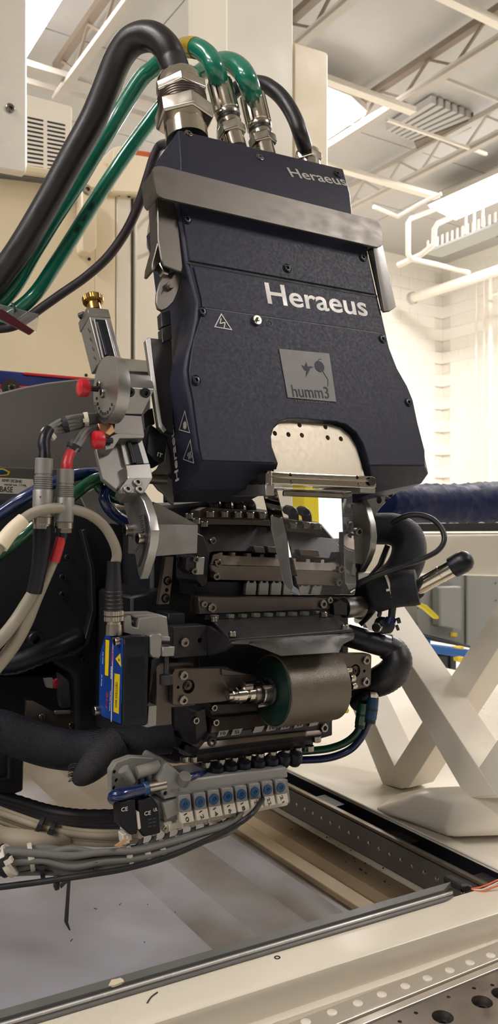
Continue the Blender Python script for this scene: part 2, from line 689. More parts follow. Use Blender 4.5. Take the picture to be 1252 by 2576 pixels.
# ceiling panels
bm = bmesh.new()
add_box(bm, Vector(), Vector((1, 0, 0)), Vector((0, 1, 0)), Z, 1.49, 2.39, 0.03)
pan = bpy.data.meshes.new('ceiling_panel')
bm.to_mesh(pan)
bm.free()
pan.materials.append(MATS['deck_white'])
MB_ = Matrix((A, B, Z)).transposed().to_4x4()
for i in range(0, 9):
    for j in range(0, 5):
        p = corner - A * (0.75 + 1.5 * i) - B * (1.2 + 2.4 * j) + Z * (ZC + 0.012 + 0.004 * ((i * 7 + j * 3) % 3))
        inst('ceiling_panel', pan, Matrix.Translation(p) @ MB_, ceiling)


# lamps: the three in the picture by their place, the others added out of view for their light
def fixture(corners, label):
    c = sum(corners, Vector()) / 4
    t = thing('ceiling_light', label, 'light', c, 'strip lights under the hall ceiling')
    bm = bmesh.new()
    add_prism(bm, corners, Z * 0.03)
    mk('diffuser', bm, 'lamp', t)
    bm = bmesh.new()
    add_prism(bm, [c + (p - c) * 1.04 + Z * 0.031 for p in corners], Z * 0.07)
    mk('housing', bm, 'truss_paint', t)
    return t


HL = -4.0
fixture([hz(1080, 521, HL), hz(1145, 553, HL), hz(1400, 443, HL), hz(1390, 383, HL)],
        'long bright strip light at the right above the white pipework')
fixture([hz(760, 205, HL), hz(790, 372, HL), hz(918, 287, HL), hz(880, 252, HL)],
        'bright light half hidden behind the cream column box')
fixture([hz(45, 178, HL), hz(-20, 150, HL), hz(140, -105, HL), hz(222, -108, HL)],
        'glaring strip light beside the silver panel at upper left')
for i, (a, b) in enumerate(((0.5, -3.2), (-3.5, -6.0), (-3.0, 4.5), (2.6, 6.4), (4.6, 7.6), (0.5, -6.5))):  # added lamps out of view, placed to light walls and machine
    c = A * a + B * b + Z * (CAMZ + 4.0)
    fixture([c - A * 1.2 - B * 0.3, c - A * 1.2 + B * 0.3, c + A * 1.2 + B * 0.3, c + A * 1.2 - B * 0.3],
            'added strip light out of view that lights the hall')


# roof trusses along A
def truss(name, x0, y0, x1, y1, hb, hh, label, e0=0.5, e1=1.5, w=0.05, brown=True):
    p, q_ = hz(x0, y0, -hb), hz(x1, y1, -hb)
    d = A if (p - q_).dot(A) > 0 else -A
    p0 = q_ - d * e1
    ln = (p - q_).dot(d) + e0 + e1
    t = thing(name, label, 'truss', p0, 'steel roof trusses')
    bar('bottom_chord', p0, p0 + d * ln, w * 1.6, 0.035, 'truss_paint', t)
    bar('bottom_chord', p0 + Z * 0.045, p0 + d * ln + Z * 0.045, w * 0.7, 0.035, 'pipe_white', t)
    bar('top_chord', p0 + Z * hh, p0 + d * ln + Z * hh, w * 1.5, 0.06, 'truss_brown' if brown else 'truss_paint', t)
    s = 0.0
    k = 0
    st = 0.33
    while s + st < ln:
        a, b = p0 + d * s, p0 + d * (s + st)
        if k % 2 == 0:
            bar('web_bar', a + Z * 0.03, b + Z * (hh - 0.03), 0.022, 0.022, 'truss_brown' if brown else 'truss_paint', t)
        else:
            bar('web_bar', a + Z * (hh - 0.03), b + Z * 0.03, 0.022, 0.022, 'truss_brown' if brown else 'truss_paint', t)
        s += st
        k += 1


fixture([hz(470, 470, HL), hz(540, 500, HL), hz(760, 470, HL), hz(700, 430, HL)], 'added strip light hidden behind the lamp head to brighten the far wall')  # unseen extra lamp, added to brighten the far wall
truss('roof_truss', 830, 394, 1252, 105, 3.95, 0.27, 'roof truss crossing upper right from the column box to the frame edge')
truss('roof_truss', 900, 522, 1252, 342, 3.95, 0.3, 'roof truss lower at right, above the long strip light', brown=False)
truss('roof_truss', 743, 103, 883, 0, 3.95, 0.27, 'roof truss at the top edge right of the cream column')
truss('roof_truss', 172, 182, 318, 12, 3.9, 0.3, 'roof truss at upper left behind the thick black hose')


def runB(name, x, y, h, l0, l1, w, hh, m, label, cat):
    p = hz(x, y, -h)
    return bar(name, p - B * l0, p + B * l1, w, hh, m, None, label=label, cat=cat)


runB('ceiling_beam', 930, 240, 3.9, 1.2, 0.55, 0.09, 0.05, 'pipe_white', 'white channel crossing under the truss right of the column box', 'beam')
runB('ceiling_beam', 960, 455, 3.9, 1.6, 0.9, 0.10, 0.05, 'pipe_white', 'white channel running above the lamp head top at right', 'beam')
runB('ceiling_beam', 1190, 28, 3.9, 0.6, 0.8, 0.07, 0.05, 'pipe_white', 'white channel in the uppermost right corner', 'beam')
runB('ceiling_beam', 120, 180, 3.95, 1.0, 2.6, 0.10, 0.05, 'truss_paint', 'pale channel behind the black hose at upper left', 'beam')
runB('ceiling_beam', 100, 215, 4.0, 1.0, 2.2, 0.06, 0.05, 'truss_paint', 'thin pale channel just above the vented box', 'beam')
runB('ceiling_rod', 1100, 345, 3.95, 0.7, 0.75, 0.03, 0.03, 'pipe_white', 'thin white rod sloping below the ribbed roof deck', 'rod')
runB('ceiling_rod', 1160, 215, 4.1, 0.3, 0.9, 0.03, 0.03, 'truss_paint', 'thin bar sloping between the two trusses at right', 'rod')
# ribbed roof well
dk = thing('roof_deck_well', 'ribbed roof deck set in a well between trusses', 'roof deck', hz(1070, 305, -4.2))
e0, e1, e2, e3 = hz(971, 330, -4.25), hz(1041, 358, -4.25), hz(1190, 300, -4.25), hz(1085, 258, -4.25)
for i in range(6):
    f0, f1 = i / 6, (i + 0.62) / 6
    a, b = e0 + (e1 - e0) * f0, e0 + (e1 - e0) * f1
    c_, d_ = e3 + (e2 - e3) * f1, e3 + (e2 - e3) * f0
    bm = bmesh.new()
    add_prism(bm, [a, b, c_, d_], Z * 0.08)
    mk('rib', bm, 'deck_white', dk)
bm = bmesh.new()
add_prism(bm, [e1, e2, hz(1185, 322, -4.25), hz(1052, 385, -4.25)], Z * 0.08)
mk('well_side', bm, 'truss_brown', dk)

# pipes
tube('sprinkler_pipe', [(1108, 520, 9, 6), (1100, 524, 9, 6), (1032, 550, 9, 6), (1026, 560, 9, 6.5), (1026, 640, 9, 6.5), (1034, 652, 9, 6), (1100, 666, 9.3, 6), (1178, 686, 9.8, 5.5)],
     'pipe_white', None, 10, 4, 'white pipe dropping and bending beside the right lamp bracket', 'pipe', straight=True)
tube('sprinkler_pipe', [(940, 520, 8.5, 5), (1000, 545, 8.8, 5), (1060, 510, 8.6, 5), (1110, 487, 8.5, 5)], 'pipe_white', None, 8, 4,
     'thin white pipe sloping under the channel left of the strip light', 'pipe', straight=True)
tube('sprinkler_pipe', [(1150, 540, 9.2, 7), (1100, 562, 9.2, 7), (1092, 575, 9.2, 7), (1090, 615, 9.2, 7), (1060, 640, 9.4, 7), (1000, 668, 9.6, 7)], 'pipe_white', None, 10, 4,
     'thick white pipe running down below the long strip light', 'pipe', straight=True)
hp_ = -3.45
tube('main_pipe', [(hz(1040, 749, hp_), 0.075), (hz(1400, 632, hp_), 0.075)], 'pipe_white', None, 14, 1, 'large pale pipe along the top of the white block wall', 'pipe', straight=True)
lathe('pipe_flange', hz(1040, 749, hp_), A, [(-0.01, 0.1), (0.06, 0.1)], 'truss_paint', None, 16, label='flange closing the end of the large wall pipe', cat='flange')
for x, r, lb in ((1197, 2.5, 'thin conduit on the white block wall, nearest the room corner'), (1217, 2.5, 'thin conduit in the middle of three on the white wall'), (1233, 6, 'thicker white downpipe at the right frame edge')):
    d = 13.0 - (x - 1197) * 0.012
    t = thing('wall_conduit', lb, 'pipe', at(x, 1330, d))
    tube('pipe', [(x, 700, d, r), (x, 1340, d, r)], 'pipe_white', t, 10, straight=True)
    for y in (870, 1000, 1130):
        lathe('clip', at(x, y, d), Z, [(-0.02, (r + 1.5) * d / FP), (0.02, (r + 1.5) * d / FP)], 'pipe_white', t, 10)
for y in (745, 1062):
    tube('branch_pipe', [(1228, y, 12.4, 3), (1300, y - 18, 12.0, 3)], 'pipe_white', None, 8, 2,
         'short branch pipe off the downpipe, ' + ('upper one' if y < 900 else 'lower one'), 'pipe', straight=True)
# cable tray with teeth
tr = thing('cable_tray', 'green-grey cable tray with upright fins below the strip light', 'cable tray', hz(1170, 608, -3.3))
c0, c1 = hz(1088, 640, -3.3), hz(1300, 556, -3.3)
bar('tray_bed', c0, c1, 0.3, 0.03, 'galv', tr)
bar('tray_cable', c0 + Z * 0.03 + B * 0.05, c1 + Z * 0.03 + B * 0.05, 0.1, 0.04, 'green_tube', tr)
bar('tray_cable', c0 + Z * 0.03 - B * 0.06, c1 + Z * 0.03 - B * 0.06, 0.08, 0.03, 'beam_blue', tr)
for i in range(16):
    p = c0 + (c1 - c0) * ((i + 0.5) / 16)
    bar('fin', p - B * 0.13, p - B * 0.13 + Z * 0.14, 0.03, 0.008, 'pipe_white', tr, up=B)
for f in (0.42, 0.52, 0.62):
    p = c0 + (c1 - c0) * f
    bar('hanger', p, p + Z * 0.5, 0.025, 0.025, 'pipe_white', tr, up=B)

# ================================================================ machine enclosure behind, at left
EP = front(at(200, 700, 2.5))
en = thing('machine_enclosure', 'cream sheet metal machine enclosure behind the hoses at left', 'enclosure', at(150, 955, 2.5))
slab('wall_panel', EP, [(-420, 392), (240, 470), (240, 1640), (-420, 1640)], 0.03, 'cream', en, 0.004)
slab('wall_panel', EP, [(238, 400), (291, 415), (291, 1640), (238, 1640)], 0.03, 'cream', en, 0.004)
slab('wall_panel', EP, [(293, 415), (330, 424), (330, 1640), (293, 1640)], 0.03, 'cream_light', en, 0.004)
slab('door_gap', EP.off(0.02), [(329, 424), (343, 427), (343, 1640), (329, 1640)], 0.03, 'seal_grey', en, 0.001)
slab('door_panel', EP.off(-0.004), [(342, 420), (470, 440), (470, 1640), (342, 1640)], 0.03, 'cream_light', en, 0.004)
slab('hinge_cover', EP.off(-0.05), [(205, 470), (244, 480), (244, 622), (226, 638), (205, 630)], 0.05, 'cream', en, 0.005)
slab('top_cover', EP.off(-0.03), [(282, 372), (300, 365), (400, 395), (400, 490), (282, 484)], 0.1, 'cream', en, 0.006)
slab('top_cover', EP.off(-0.02), [(190, 430), (250, 412), (282, 420), (282, 484), (250, 478), (190, 466)], 0.08, 'cream', en, 0.006)
slab('top_rail', EP.off(-0.03), [(-420, 370), (200, 452), (200, 463), (-420, 389)], 0.06, 'seal_grey', en, 0.003)
slab('top_ledge', EP.off(-0.05), [(-420, 330), (202, 436), (200, 453), (-420, 369)], 0.25, 'cream', en, 0.006)
for x, y in ((299, 490), (324, 494), (224, 652), (216, 944)):
    pscrew(EP, x, y, 4, en, 'low', 'bolt_dark', -0.002)
pscrew(EP, 218, 478, 12, en, 'low', 'bolt_steel', -0.05)
tube('wire_handle', [EP_ for EP_ in [(EP.hit(388, 534), 0.006), (EP.hit(382, 545, -0.05), 0.006), (EP.hit(375, 585, -0.06), 0.006), (EP.hit(374, 622, -0.05), 0.006), (EP.hit(386, 632), 0.006)]],
     'seal_grey', en, 8)
tube('orange_conduit', [(342, 384, 2.3, 6), (395, 392, 2.36, 6)], 'orange_pipe', None, 10, 2, 'short orange pipe above the cream cover behind the hoses', 'pipe', straight=True)

vb = thing('vented_box', 'white vented box with two columns of louvre slots', 'vent box', at(120, 425, 2.9))
VP_ = front(at(120, 340, 2.9))
slab('casing', VP_, [(30, 225), (184, 266), (176, 436), (30, 420)], 0.3, 'white_box', vb, 0.01, 2)
for i in range(12):
    y = 293 + i * 11.1
    slab('slot', VP_.off(-0.001), [(69, y), (109, y + 8.5 - i * 0.25), (109, y + 13 - i * 0.25), (69, y + 4.5)], 0.008, 'ink', vb, 0)
    slab('slot', VP_.off(-0.001), [(119, y + 10.5 - i * 0.3), (164, y + 20 - i * 0.55), (164, y + 24.5 - i * 0.55), (119, y + 15 - i * 0.3)], 0.008, 'ink', vb, 0)

sp = thing('silver_panel', 'plain silver sheet panel with one screw at the left edge', 'panel', at(20, 430, 1.9))
SPL = front(at(20, 250, 1.9))
slab('sheet', SPL, [(-320, -160), (68, -160), (68, 412), (66, 436), (-320, 366)], 0.03, 'silver_panel', sp, 0.004)
pscrew(SPL, 25, 273, 11, sp, 'low', 'bolt_steel')

# cream column behind the lamp head
CP = front(at(650, 200, 2.0))
cl = thing('machine_column', 'tall cream machine column behind the green hoses', 'column', at(650, 430, 2.0))
slab('post', CP, [(568, -300), (738, -300), (736, 1700), (568, 1700)], 0.2, 'cream_light', cl, 0.004)
slab('side_box', CP.off(0.012), [(736, 100), (828, 130), (826, 1190), (736, 1190)], 0.2, 'cream', cl, 0.008)

# blue beam with red stripe
BP = front(at(100, 950, 1.6))
bb = thing('blue_beam', 'dark blue beam with red stripe behind the grey flange', 'beam', at(100, 960, 1.6))
slab('beam', BP, [(-360, 899), (300, 958), (300, 985), (-360, 952)], 0.1, 'beam_blue', bb, 0.003)
slab('stripe', BP.off(-0.004), [(60, 936), (300, 957), (300, 963), (60, 942)], 0.02, 'beam_red', bb, 0.001)
slab('stripe', BP.off(-0.02), [(-60, 962), (110, 974), (110, 986), (-60, 974)], 0.02, 'beam_red', bb, 0.001)
lathe('washer', BP.hit(25, 976, -0.025), BP.n, [(0, 0.018), (0.004, 0.018)], 'bolt_steel', bb, 20)
pscrew(BP, 27, 977, 9, bb, 'cap', 'bolt_steel', -0.03)

# ================================================================ background at right
# long beam of the gantry
BX = front(at(1150, 1400, 2.1))
gb = thing('gantry_beam', 'cream horizontal gantry beam with a dark guide strip', 'beam', at(1150, 1450, 2.1))
slab('beam', BX, [(860, 1346), (1700, 1341), (1700, 1462), (860, 1440)], 0.16, 'gantry_cream', gb, 0.012, 2)
slab('guide_strip', BX.off(0.03), [(860, 1318), (1700, 1308), (1700, 1335), (860, 1338)], 0.1, 'dark_steel', gb, 0.002)
slab('guide_rail', BX.off(0.05), [(860, 1306), (1700, 1296), (1700, 1311), (860, 1319)], 0.1, 'alu_matt', gb, 0.002)
# flexible duct
tube('flexible_duct', [(960, 1262, 1.55, 40), (1000, 1265, 1.6, 44), (1080, 1266, 1.7, 47), (1160, 1266, 1.8, 48), (1240, 1262, 1.9, 50), (1340, 1256, 2.0, 52), (1460, 1250, 2.15, 54), (1640, 1244, 2.4, 54)],
     'duct_black', None, 28, 9, 'wide black crinkled flexible duct lying on the gantry beam', 'duct', rip=0.045, crumple=0.10)

# grey cabinet on a blue stand, far right
DC = 4.2
CB = front(at(1150, 1540, DC))
cb = thing('electrical_cabinet', 'grey electrical cabinet with yellow sticker on blue stand', 'cabinet', at(1150, 1640, DC))
slab('casing', CB, [(1046, 1450), (1340, 1428), (1340, 1640), (1180, 1628), (1046, 1595)], 0.5, 'cabinet_grey', cb, 0.01)
slab('door', CB.off(-0.06), [(1106, 1477), (1162, 1475), (1162, 1585), (1106, 1577)], 0.06, 'cabinet_grey', cb, 0.008)
slab('front_edge', CB.off(-0.012), [(1172, 1444), (1176, 1444), (1176, 1628), (1172, 1627)], 0.01, 'seal_grey', cb, 0)
slab('sticker', CB.off(-0.004), [(1133, 1591), (1149, 1592), (1149, 1602), (1133, 1601)], 0.004, 'label_yellow', cb, 0)
for x, y in ((1246, 1467), (1246, 1511), (1050, 1530), (1050, 1570)):
    pscrew(CB, x, y, 2.5, cb, 'low', 'bolt_steel', -0.002)
lb_ = slab('light_cabinet', CB.off(0.3), [(985, 1500), (1046, 1498), (1046, 1553), (985, 1555)], 0.3, 'white_box', None, 0.01,
           label='pale box between the truss bar and grey cabinet', cat='box')
slab('door', CB.off(0.29), [(992, 1506), (1040, 1505), (1040, 1546), (992, 1548)], 0.02, 'white_box', lb_, 0.005)
ym = slab('yellow_lever', front(at(1075, 1530, 2.6)), [(1040, 1503), (1050, 1504), (1062, 1518), (1076, 1524), (1104, 1550), (1105, 1557), (1098, 1558), (1068, 1532), (1050, 1522), (1040, 1512)],
          0.02, 'yellow_plastic', None, 0.004, 2, 'yellow bent lever in front of the grey cabinet', 'lever')
bs = thing('blue_stand', 'blue painted steel stand under the grey cabinet', 'stand', at(1100, 1700, DC))
FB = CB.off(-0.08)
slab('post', FB, [(1066, 1600), (1084, 1602), (1084, 1668), (1066, 1662)], 0.08, 'stand_blue', bs, 0.004)
slab('cross_beam', FB.off(-0.05), [(1056, 1618), (1180, 1634), (1180, 1658), (1085, 1642), (1056, 1634)], 0.08, 'stand_blue', bs, 0.004)
slab('shelf', FB, [(1044, 1592), (1190, 1626), (1190, 1632), (1044, 1604)], 0.4, 'dark_steel', bs, 0.004)
slab('clip', FB.off(-0.14), [(1146, 1628), (1166, 1626), (1168, 1634), (1150, 1632)], 0.03, 'label_yellow', bs, 0.002)
slab('clip', FB.off(-0.14), [(1150, 1656), (1166, 1652), (1164, 1668), (1152, 1664)], 0.03, 'label_yellow', bs, 0.002)
gbx = thing('green_crate', 'dark green crate on the floor under the blue stand', 'crate', at(1110, 1702, DC + 0.3))
slab('body', CB.off(0.2), [(1086, 1645), (1150, 1650), (1150, 1700), (1108, 1702), (1086, 1690)], 0.4, 'dark_green', gbx, 0.01)
slab('corner_post', CB.off(0.19), [(1132, 1650), (1136, 1650), (1136, 1702), (1132, 1702)], 0.03, 'ink', gbx, 0)
# blue post at right edge
bpz = thing('blue_post', 'blue steel post with base flange at the right frame edge', 'post', hz(1245, 1800, 1.4))
pz = hz(1246, 1803, 1.4)
bar('post', pz, pz + Z * 0.62, 0.11, 0.11, 'stand_blue', bpz, up=A, bev=0.004)
bar('base_plate', pz, pz + Z * 0.015, 0.2, 0.18, 'stand_blue', bpz, up=A)
# red bar at floor
tube('red_bar', [(1160, 1756, 5.8, 4), (1250, 1750, 6.0, 4)], 'beam_red', None, 8, 2, 'thin red bar lying low behind the blue post', 'bar', straight=True)
# cartons
for pts, lb2, zz in (([(978, 1790), (1000, 1768), (1052, 1770), (1062, 1802), (1060, 1817), (1000, 1808)], 'flattened brown carton on the floor behind the truss', 0.03),):
    c = thing('flat_carton', lb2, 'carton', hz(1020, 1790, 1.4))
    bm = bmesh.new()
    add_prism(bm, [hz(x, y, 1.37) for x, y in pts], Z * -0.03)
    mk('sheet', bm, 'carton', c)
    bm = bmesh.new()
    add_prism(bm, [hz(x, y, 1.365) for x, y in ((1012, 1785), (1048, 1788), (1050, 1796), (1016, 1795))], Z * -0.004)
    mk('label_sheet', bm, 'label_white', c)
ct = thing('floor_cart', 'pale cart base with dark caster left of the truss bar', 'cart', hz(990, 1760, 1.4))
CTP = front(hz(990, 1745, 1.4))
slab('deck', CTP, [(955, 1700), (1012, 1698), (1025, 1722), (985, 1732), (955, 1736)], 0.5, 'white_box', ct, 0.01)
tube('caster', [(CTP.hit(966, 1750, 0.0), 0.05), (CTP.hit(976, 1754, 0.05), 0.05)], 'black_rubber', ct, 14, 1, straight=True)
slab('fork', CTP.off(0.02), [(960, 1732), (974, 1732), (976, 1752), (964, 1752)], 0.05, 'dark_steel', ct, 0.002)
# ================================================================ machine table
TB = Vector((0.884, 0.468, 0)).normalized()
HT = 0.43


def ext(name, prof, l0, l1, m, parent, bev=0.0, seg=1, d=None, smooth=38):
    """profile of (x, y, h) points extruded along the table's front edge"""
    d = d or TB
    P = [hz(*q) for q in prof]
    bm = bmesh.new()
    add_prism(bm, [p - d * l0 for p in P], d * (l0 + l1))
    return mk(name, bm, m, parent, bev, seg, smooth)


tbl = thing('machine_table', 'cream painted steel machine table frame with recessed bed', 'table', hz(700, 2420, 0.5))
# front beam: cream, rounded shoulder
x = 900
p_in, p_out = hz(x, 2328, HT), hz(x, 2402, HT)
prof = [p_in, p_in - Z * 0.16, p_out - Z * 0.16, hz(x, 2500, 0.462) + (p_out - hz(x, 2500, 0.462)) * 0.0]
bm = bmesh.new()
ys = [(2328, HT), (2392, HT), (2399, HT + 0.0003), (2405, HT + 0.0011), (2411, HT + 0.0025), (2418, HT + 0.0049), (2425, HT + 0.0078), (2450, HT + 0.0186), (2474, HT + 0.0287), (2482, HT + 0.0313), (2490, HT + 0.0326), (2500, HT + 0.033)]
P = [hz(x, y, h) for y, h in ys]
P += [P[-1] - Z * 0.2, P[0] - Z * 0.24]
add_prism(bm, [p - TB * 1.3 for p in P], TB * 1.75)
mk('front_beam', bm, 'frame_cream', tbl, smooth=30)
# seal strip: two bands and a bright wire
for y0, y1, hh, m, nm in ((2294, 2311, 0.004, 'seal_grey', 'seal_lip'), (2311, 2314, 0.001, 'dark_steel', 'seal_channel'), (2314, 2319, 0.002, 'seal_grey', 'seal_web'), (2319, 2322.4, 0.003, 'wire_bright', 'seal_wire'), (2322.4, 2328, 0.0012, 'rail_steel', 'seal_channel'), (2328, 2333, 0.0018, 'seal_grey', 'seal_base')):
    a, b = hz(x, y0, HT - 0.001), hz(x, y1, HT - 0.001)
    bm = bmesh.new()
    add_prism(bm, [a - TB * 1.3, b - TB * 1.3, b + TB * 0.118, a + TB * 0.13], Z * hh)
    mk(nm, bm, m, tbl)
a = hz(1168, 2236, HT)
slab('seal_end', front(a), [(1160, 2228), (1178, 2224), (1193, 2232), (1186, 2241), (1162, 2248)], 0.03, 'dark_steel', tbl, 0.002)
# bed floor and stepped gutter along the right rail
HB = 0.50
bm = bmesh.new()
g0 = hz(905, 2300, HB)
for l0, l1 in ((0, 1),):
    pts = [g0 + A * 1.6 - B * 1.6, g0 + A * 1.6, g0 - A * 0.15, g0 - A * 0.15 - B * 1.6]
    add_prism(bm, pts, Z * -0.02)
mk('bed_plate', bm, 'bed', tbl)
gutter = [(905, 2300, HB), (905, 2300, HB - 0.008), (938, 2295, HB - 0.008), (938, 2295, HB + 0.02), (975, 2287, HB + 0.02), (975, 2287, HB + 0.005), (1010, 2275, HB + 0.005), (1010, 2275, HB + 0.08), (905, 2300, HB + 0.08)]
bm = bmesh.new()
P = []
for i, (s, h) in enumerate(((0, 0), (0, -0.007), (0.022, -0.009), (0.03, 0.006), (0.05, 0.012), (0.062, 0.002), (0.105, 0.002), (0.105, 0.06), (0, 0.06))):
    P.append(g0 - Z * h + B * s)
add_prism(bm, [p + A * 1.6 for p in P], A * -1.78)
mk('gutter', bm, 'bed_brown', tbl, 0.001)
# low folds pressed into the bed sheet, parallel to the rail
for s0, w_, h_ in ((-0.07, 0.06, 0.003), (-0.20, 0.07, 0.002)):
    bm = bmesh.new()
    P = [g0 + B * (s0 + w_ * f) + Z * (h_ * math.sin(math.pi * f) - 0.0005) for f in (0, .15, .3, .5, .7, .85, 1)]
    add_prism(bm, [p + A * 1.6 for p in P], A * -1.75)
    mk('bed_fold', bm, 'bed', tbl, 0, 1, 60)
# white strip in the gutter
bm = bmesh.new()
w0, w1 = hz(1068, 2214, 0.472), hz(700, 2014, 0.472)
add_prism(bm, [w0, w0 + B * 0.012, w1 + B * 0.012 + A * .3, w1 + A * .3], Z * 0.002)
mk('white_strip', bm, 'white_strip', tbl)
# right guide rail with bolt caps, facing left
r0 = hz(1200, 2230, HT + 0.012)
r1 = r0 + A * 1.5
rl = thing('guide_rail', 'dark steel guide rail with a row of bolt caps beside the bed', 'rail', r0)
bm = bmesh.new()
q0 = r0 - A * 0.12
add_prism(bm, [q0, q0 + B * 0.02, q0 + B * 0.02 - Z * 0.04, q0 - B * 0.010 - Z * 0.032], A * 1.6)
mk('rail_body', bm, 'rail_steel', rl, 0.0015)
bm = bmesh.new()
q1 = q0 + B * 0.003 + Z * 0.0005
add_prism(bm, [q1, q1 + B * 0.006, q1 + B * 0.006 + Z * 0.004, q1 + Z * 0.004], A * 1.6)
mk('rail_lip', bm, 'worn_steel', rl, 0.0006)
nrm = Vector((-0.05, 0, -0.012))
nn = (B * -0.032 + Z * 0.010).normalized()
for i in range(48):
    p = q0 + A * (0.075 + i * 0.0212) - B * 0.0046 - Z * 0.0148
    lathe('bolt_cap', p, nn, [(-0.001, 0.0032), (0.0003, 0.0032), (0.0005, 0.0029)], 'bolt_steel', rl, 14)
# dark slot and cream deck right of the rail
sl = thing('slot_channel', 'black slotted channel between guide rail and cream deck', 'channel', r0 + B * 0.03)
bm = bmesh.new()
q2 = q0 + B * 0.022
add_prism(bm, [q2 - Z * 0.03, q2 + B * 0.028 - Z * 0.03, q2 + B * 0.028 - Z * 0.001, q2 + B * 0.0265 - Z * 0.001, q2 + B * 0.0265 - Z * 0.025, q2 - Z * 0.025], A * 1.6)
mk('channel', bm, 'black_anod', sl)
for i in range(7):
    p = q2 + A * (0.1 + i * 0.16) + B * 0.012 - Z * 0.015
    bar('slot_block', p, p + A * 0.05, 0.02, 0.02, 'black_plastic', sl)
dkk = thing('side_deck', 'wide cream deck carrying the diagonal truss legs', 'deck', r0 + B * 0.1)
bm = bmesh.new()
q3 = q2 + B * 0.028
add_prism(bm, [q3 - A * 0.1, q3 + B * 0.9 - A * 0.1, q3 + B * 0.9 + A * 1.5, q3 + A * 1.5], Z * -0.2)
mk('deck_plate', bm, 'gantry_cream', dkk, 0.004, 2)
bm = bmesh.new()
add_prism(bm, [q3 - A * 0.1 + Z * 0.0005 + B * 0.001, q3 + B * 0.022 - A * 0.1 + Z * 0.0005, q3 + B * 0.022 + A * 1.5 + Z * 0.0005, q3 + A * 1.5 + Z * 0.0005 + B * 0.001], Z * 0.003)
mk('deck_lip', bm, 'gantry_cream', dkk, 0.001)
# raised pad below the truss
PADH = 0.375
bm = bmesh.new()
base = [hz(928, 2037, HT), hz(1129, 2110, HT), hz(1340, 2104, HT), hz(1400, 2000, HT), hz(1000, 1990, HT)]
base = [p - Z * 0.002 for p in base]
top = [hz(1050, 2001, PADH), hz(1170, 2000, PADH), hz(1340, 1994, PADH), hz(1400, 1960, PADH), hz(1060, 1982, PADH)]
add_loft(bm, [base, top])
mk('raised_pad', bm, 'gantry_cream', dkk, 0.014, 4, 60)
# orange wires at the corner
for i, (ya, yb) in enumerate(((2231, 2206), (2238, 2212), (2244, 2224))):
    tube('wire', [(1185, 2236, 0.905, 2), (1210, ya, 0.9, 2), (1235, ya - 10, 0.9, 2), (1275, yb - 4, 0.9, 2)], 'orange_pipe' if i != 1 else 'conn_white', None, 6, 4,
         'thin loose wire at the table corner, ' + ('upper orange one', 'pale one between the orange', 'lower orange one')[i], 'wire', 'loose wires at the table corner')
# front rail in the near corner
HR = 0.4585
fr = thing('front_rail', 'bright steel front rail with white bolt caps, bottom right corner', 'rail', hz(1000, 2500, HR))


def strip(nm, y0, h0, y1, h1, m, parent, th=0.01, l0=0.5, l1=0.6, xx=1000):
    a, b = hz(xx, y0, h0), hz(xx, y1, h1)
    bm = bmesh.new()
    add_prism(bm, [a - TB * l0, b - TB * l0, b + TB * l1, a + TB * l1], Z * -th)
    return mk(nm, bm, m, parent, 0.0005)


TB0 = TB
TB = (B * 0.6 + TB * 0.4).normalized()
strip('rail_top', 2466, HR, 2514, HR, 'rail_bright', fr)
strip('rail_groove', 2514, HR + 0.004, 2524, HR + 0.004, 'dark_steel', fr)
strip('rail_edge', 2522, HR + 0.002, 2540, HR + 0.002, 'rail_bright', fr)
strip('rail_groove', 2540, HR + 0.005, 2548, HR + 0.005, 'dark_steel', fr)
cpl = strip('carriage_plate', 2546, HR - 0.002, 2760, HR - 0.002, 'worn_steel', fr, 0.02)
for x, y in ((1234, 2404), (1182, 2422), (1131, 2441), (1075, 2461), (1019, 2481), (960, 2502), (900, 2524), (835, 2547), (769, 2571), (1283, 2386)):
    p = hz(x, y, HR - 0.0003)
    lathe('bolt_cap', p, Z, [(-0.001, 0.0048), (0.0004, 0.0048), (0.0007, 0.0044)], 'cap_white', fr, 16)
big = ((1212, 2520), (1113, 2558), (1262, 2500))
small = ((1192, 2486), (1128, 2508), (1005, 2570), (1238, 2478), (1046, 2548))
cut(cpl, [(hz(x, y, HR - 0.002), Z, 0.0098, 0.011) for x, y in big] + [(hz(x, y, HR - 0.002), Z, 0.002, 0.008) for x, y in small], 28)
for x, y in big:
    screw(hz(x, y, HR - 0.002) - Z * 0.0109, Z, 0.0078, fr, 'low', 'bolt_dark')
TB = TB0
# small things lying on the table
o = lathe('threaded_hole', hz(697, 2409, HT), Z, [(-0.003, 0.003), (0.0004, 0.003), (0.0004, 0.0018), (-0.004, 0.0016)], 'bolt_dark', tbl, 14)
bm = bmesh.new()
c = hz(293, 2474, HT - 0.004)
rr = random.Random(3)
ring = [c + B * 0.0075 * math.cos(k * 0.7) * (0.7 + 0.5 * rr.random()) + A * 0.005 * math.sin(k * 0.7) * (0.7 + 0.5 * rr.random()) for k in range(9)]
add_prism(bm, ring, Z * 0.002)
tag(mk('tape_scrap', bm, 'sleeve_white', None), 'torn scrap of tan tape stuck on the grey seal strip', 'scrap')
tube('wire_bit', [(hz(370, 2523, HT - .0006), 0.0006), (hz(380, 2508, HT - .0006), 0.0006), (hz(396, 2496, HT - .0006), 0.0006)], 'ink', None, 6, 4, 'tiny curved black fibre on the cream front beam', 'fibre')
for i in range(26):
    x, y = rr.uniform(690, 1010), rr.uniform(2080, 2290)
    yy = 1990 + (x - 640) * 0.62 + rr.uniform(-10, 40)
    p = hz(x, yy, HB - 0.009)
    s = rr.uniform(0.0006, 0.0016)
    bm = bmesh.new()
    add_lathe(bm, p, Z, [(0, s), (s, s * 0.6)], 6)
    tag(mk('debris_crumb', bm, 'ink'), 'small dark debris crumb lying in the bed gutter', 'debris', 'crumbs of debris in the gutter')

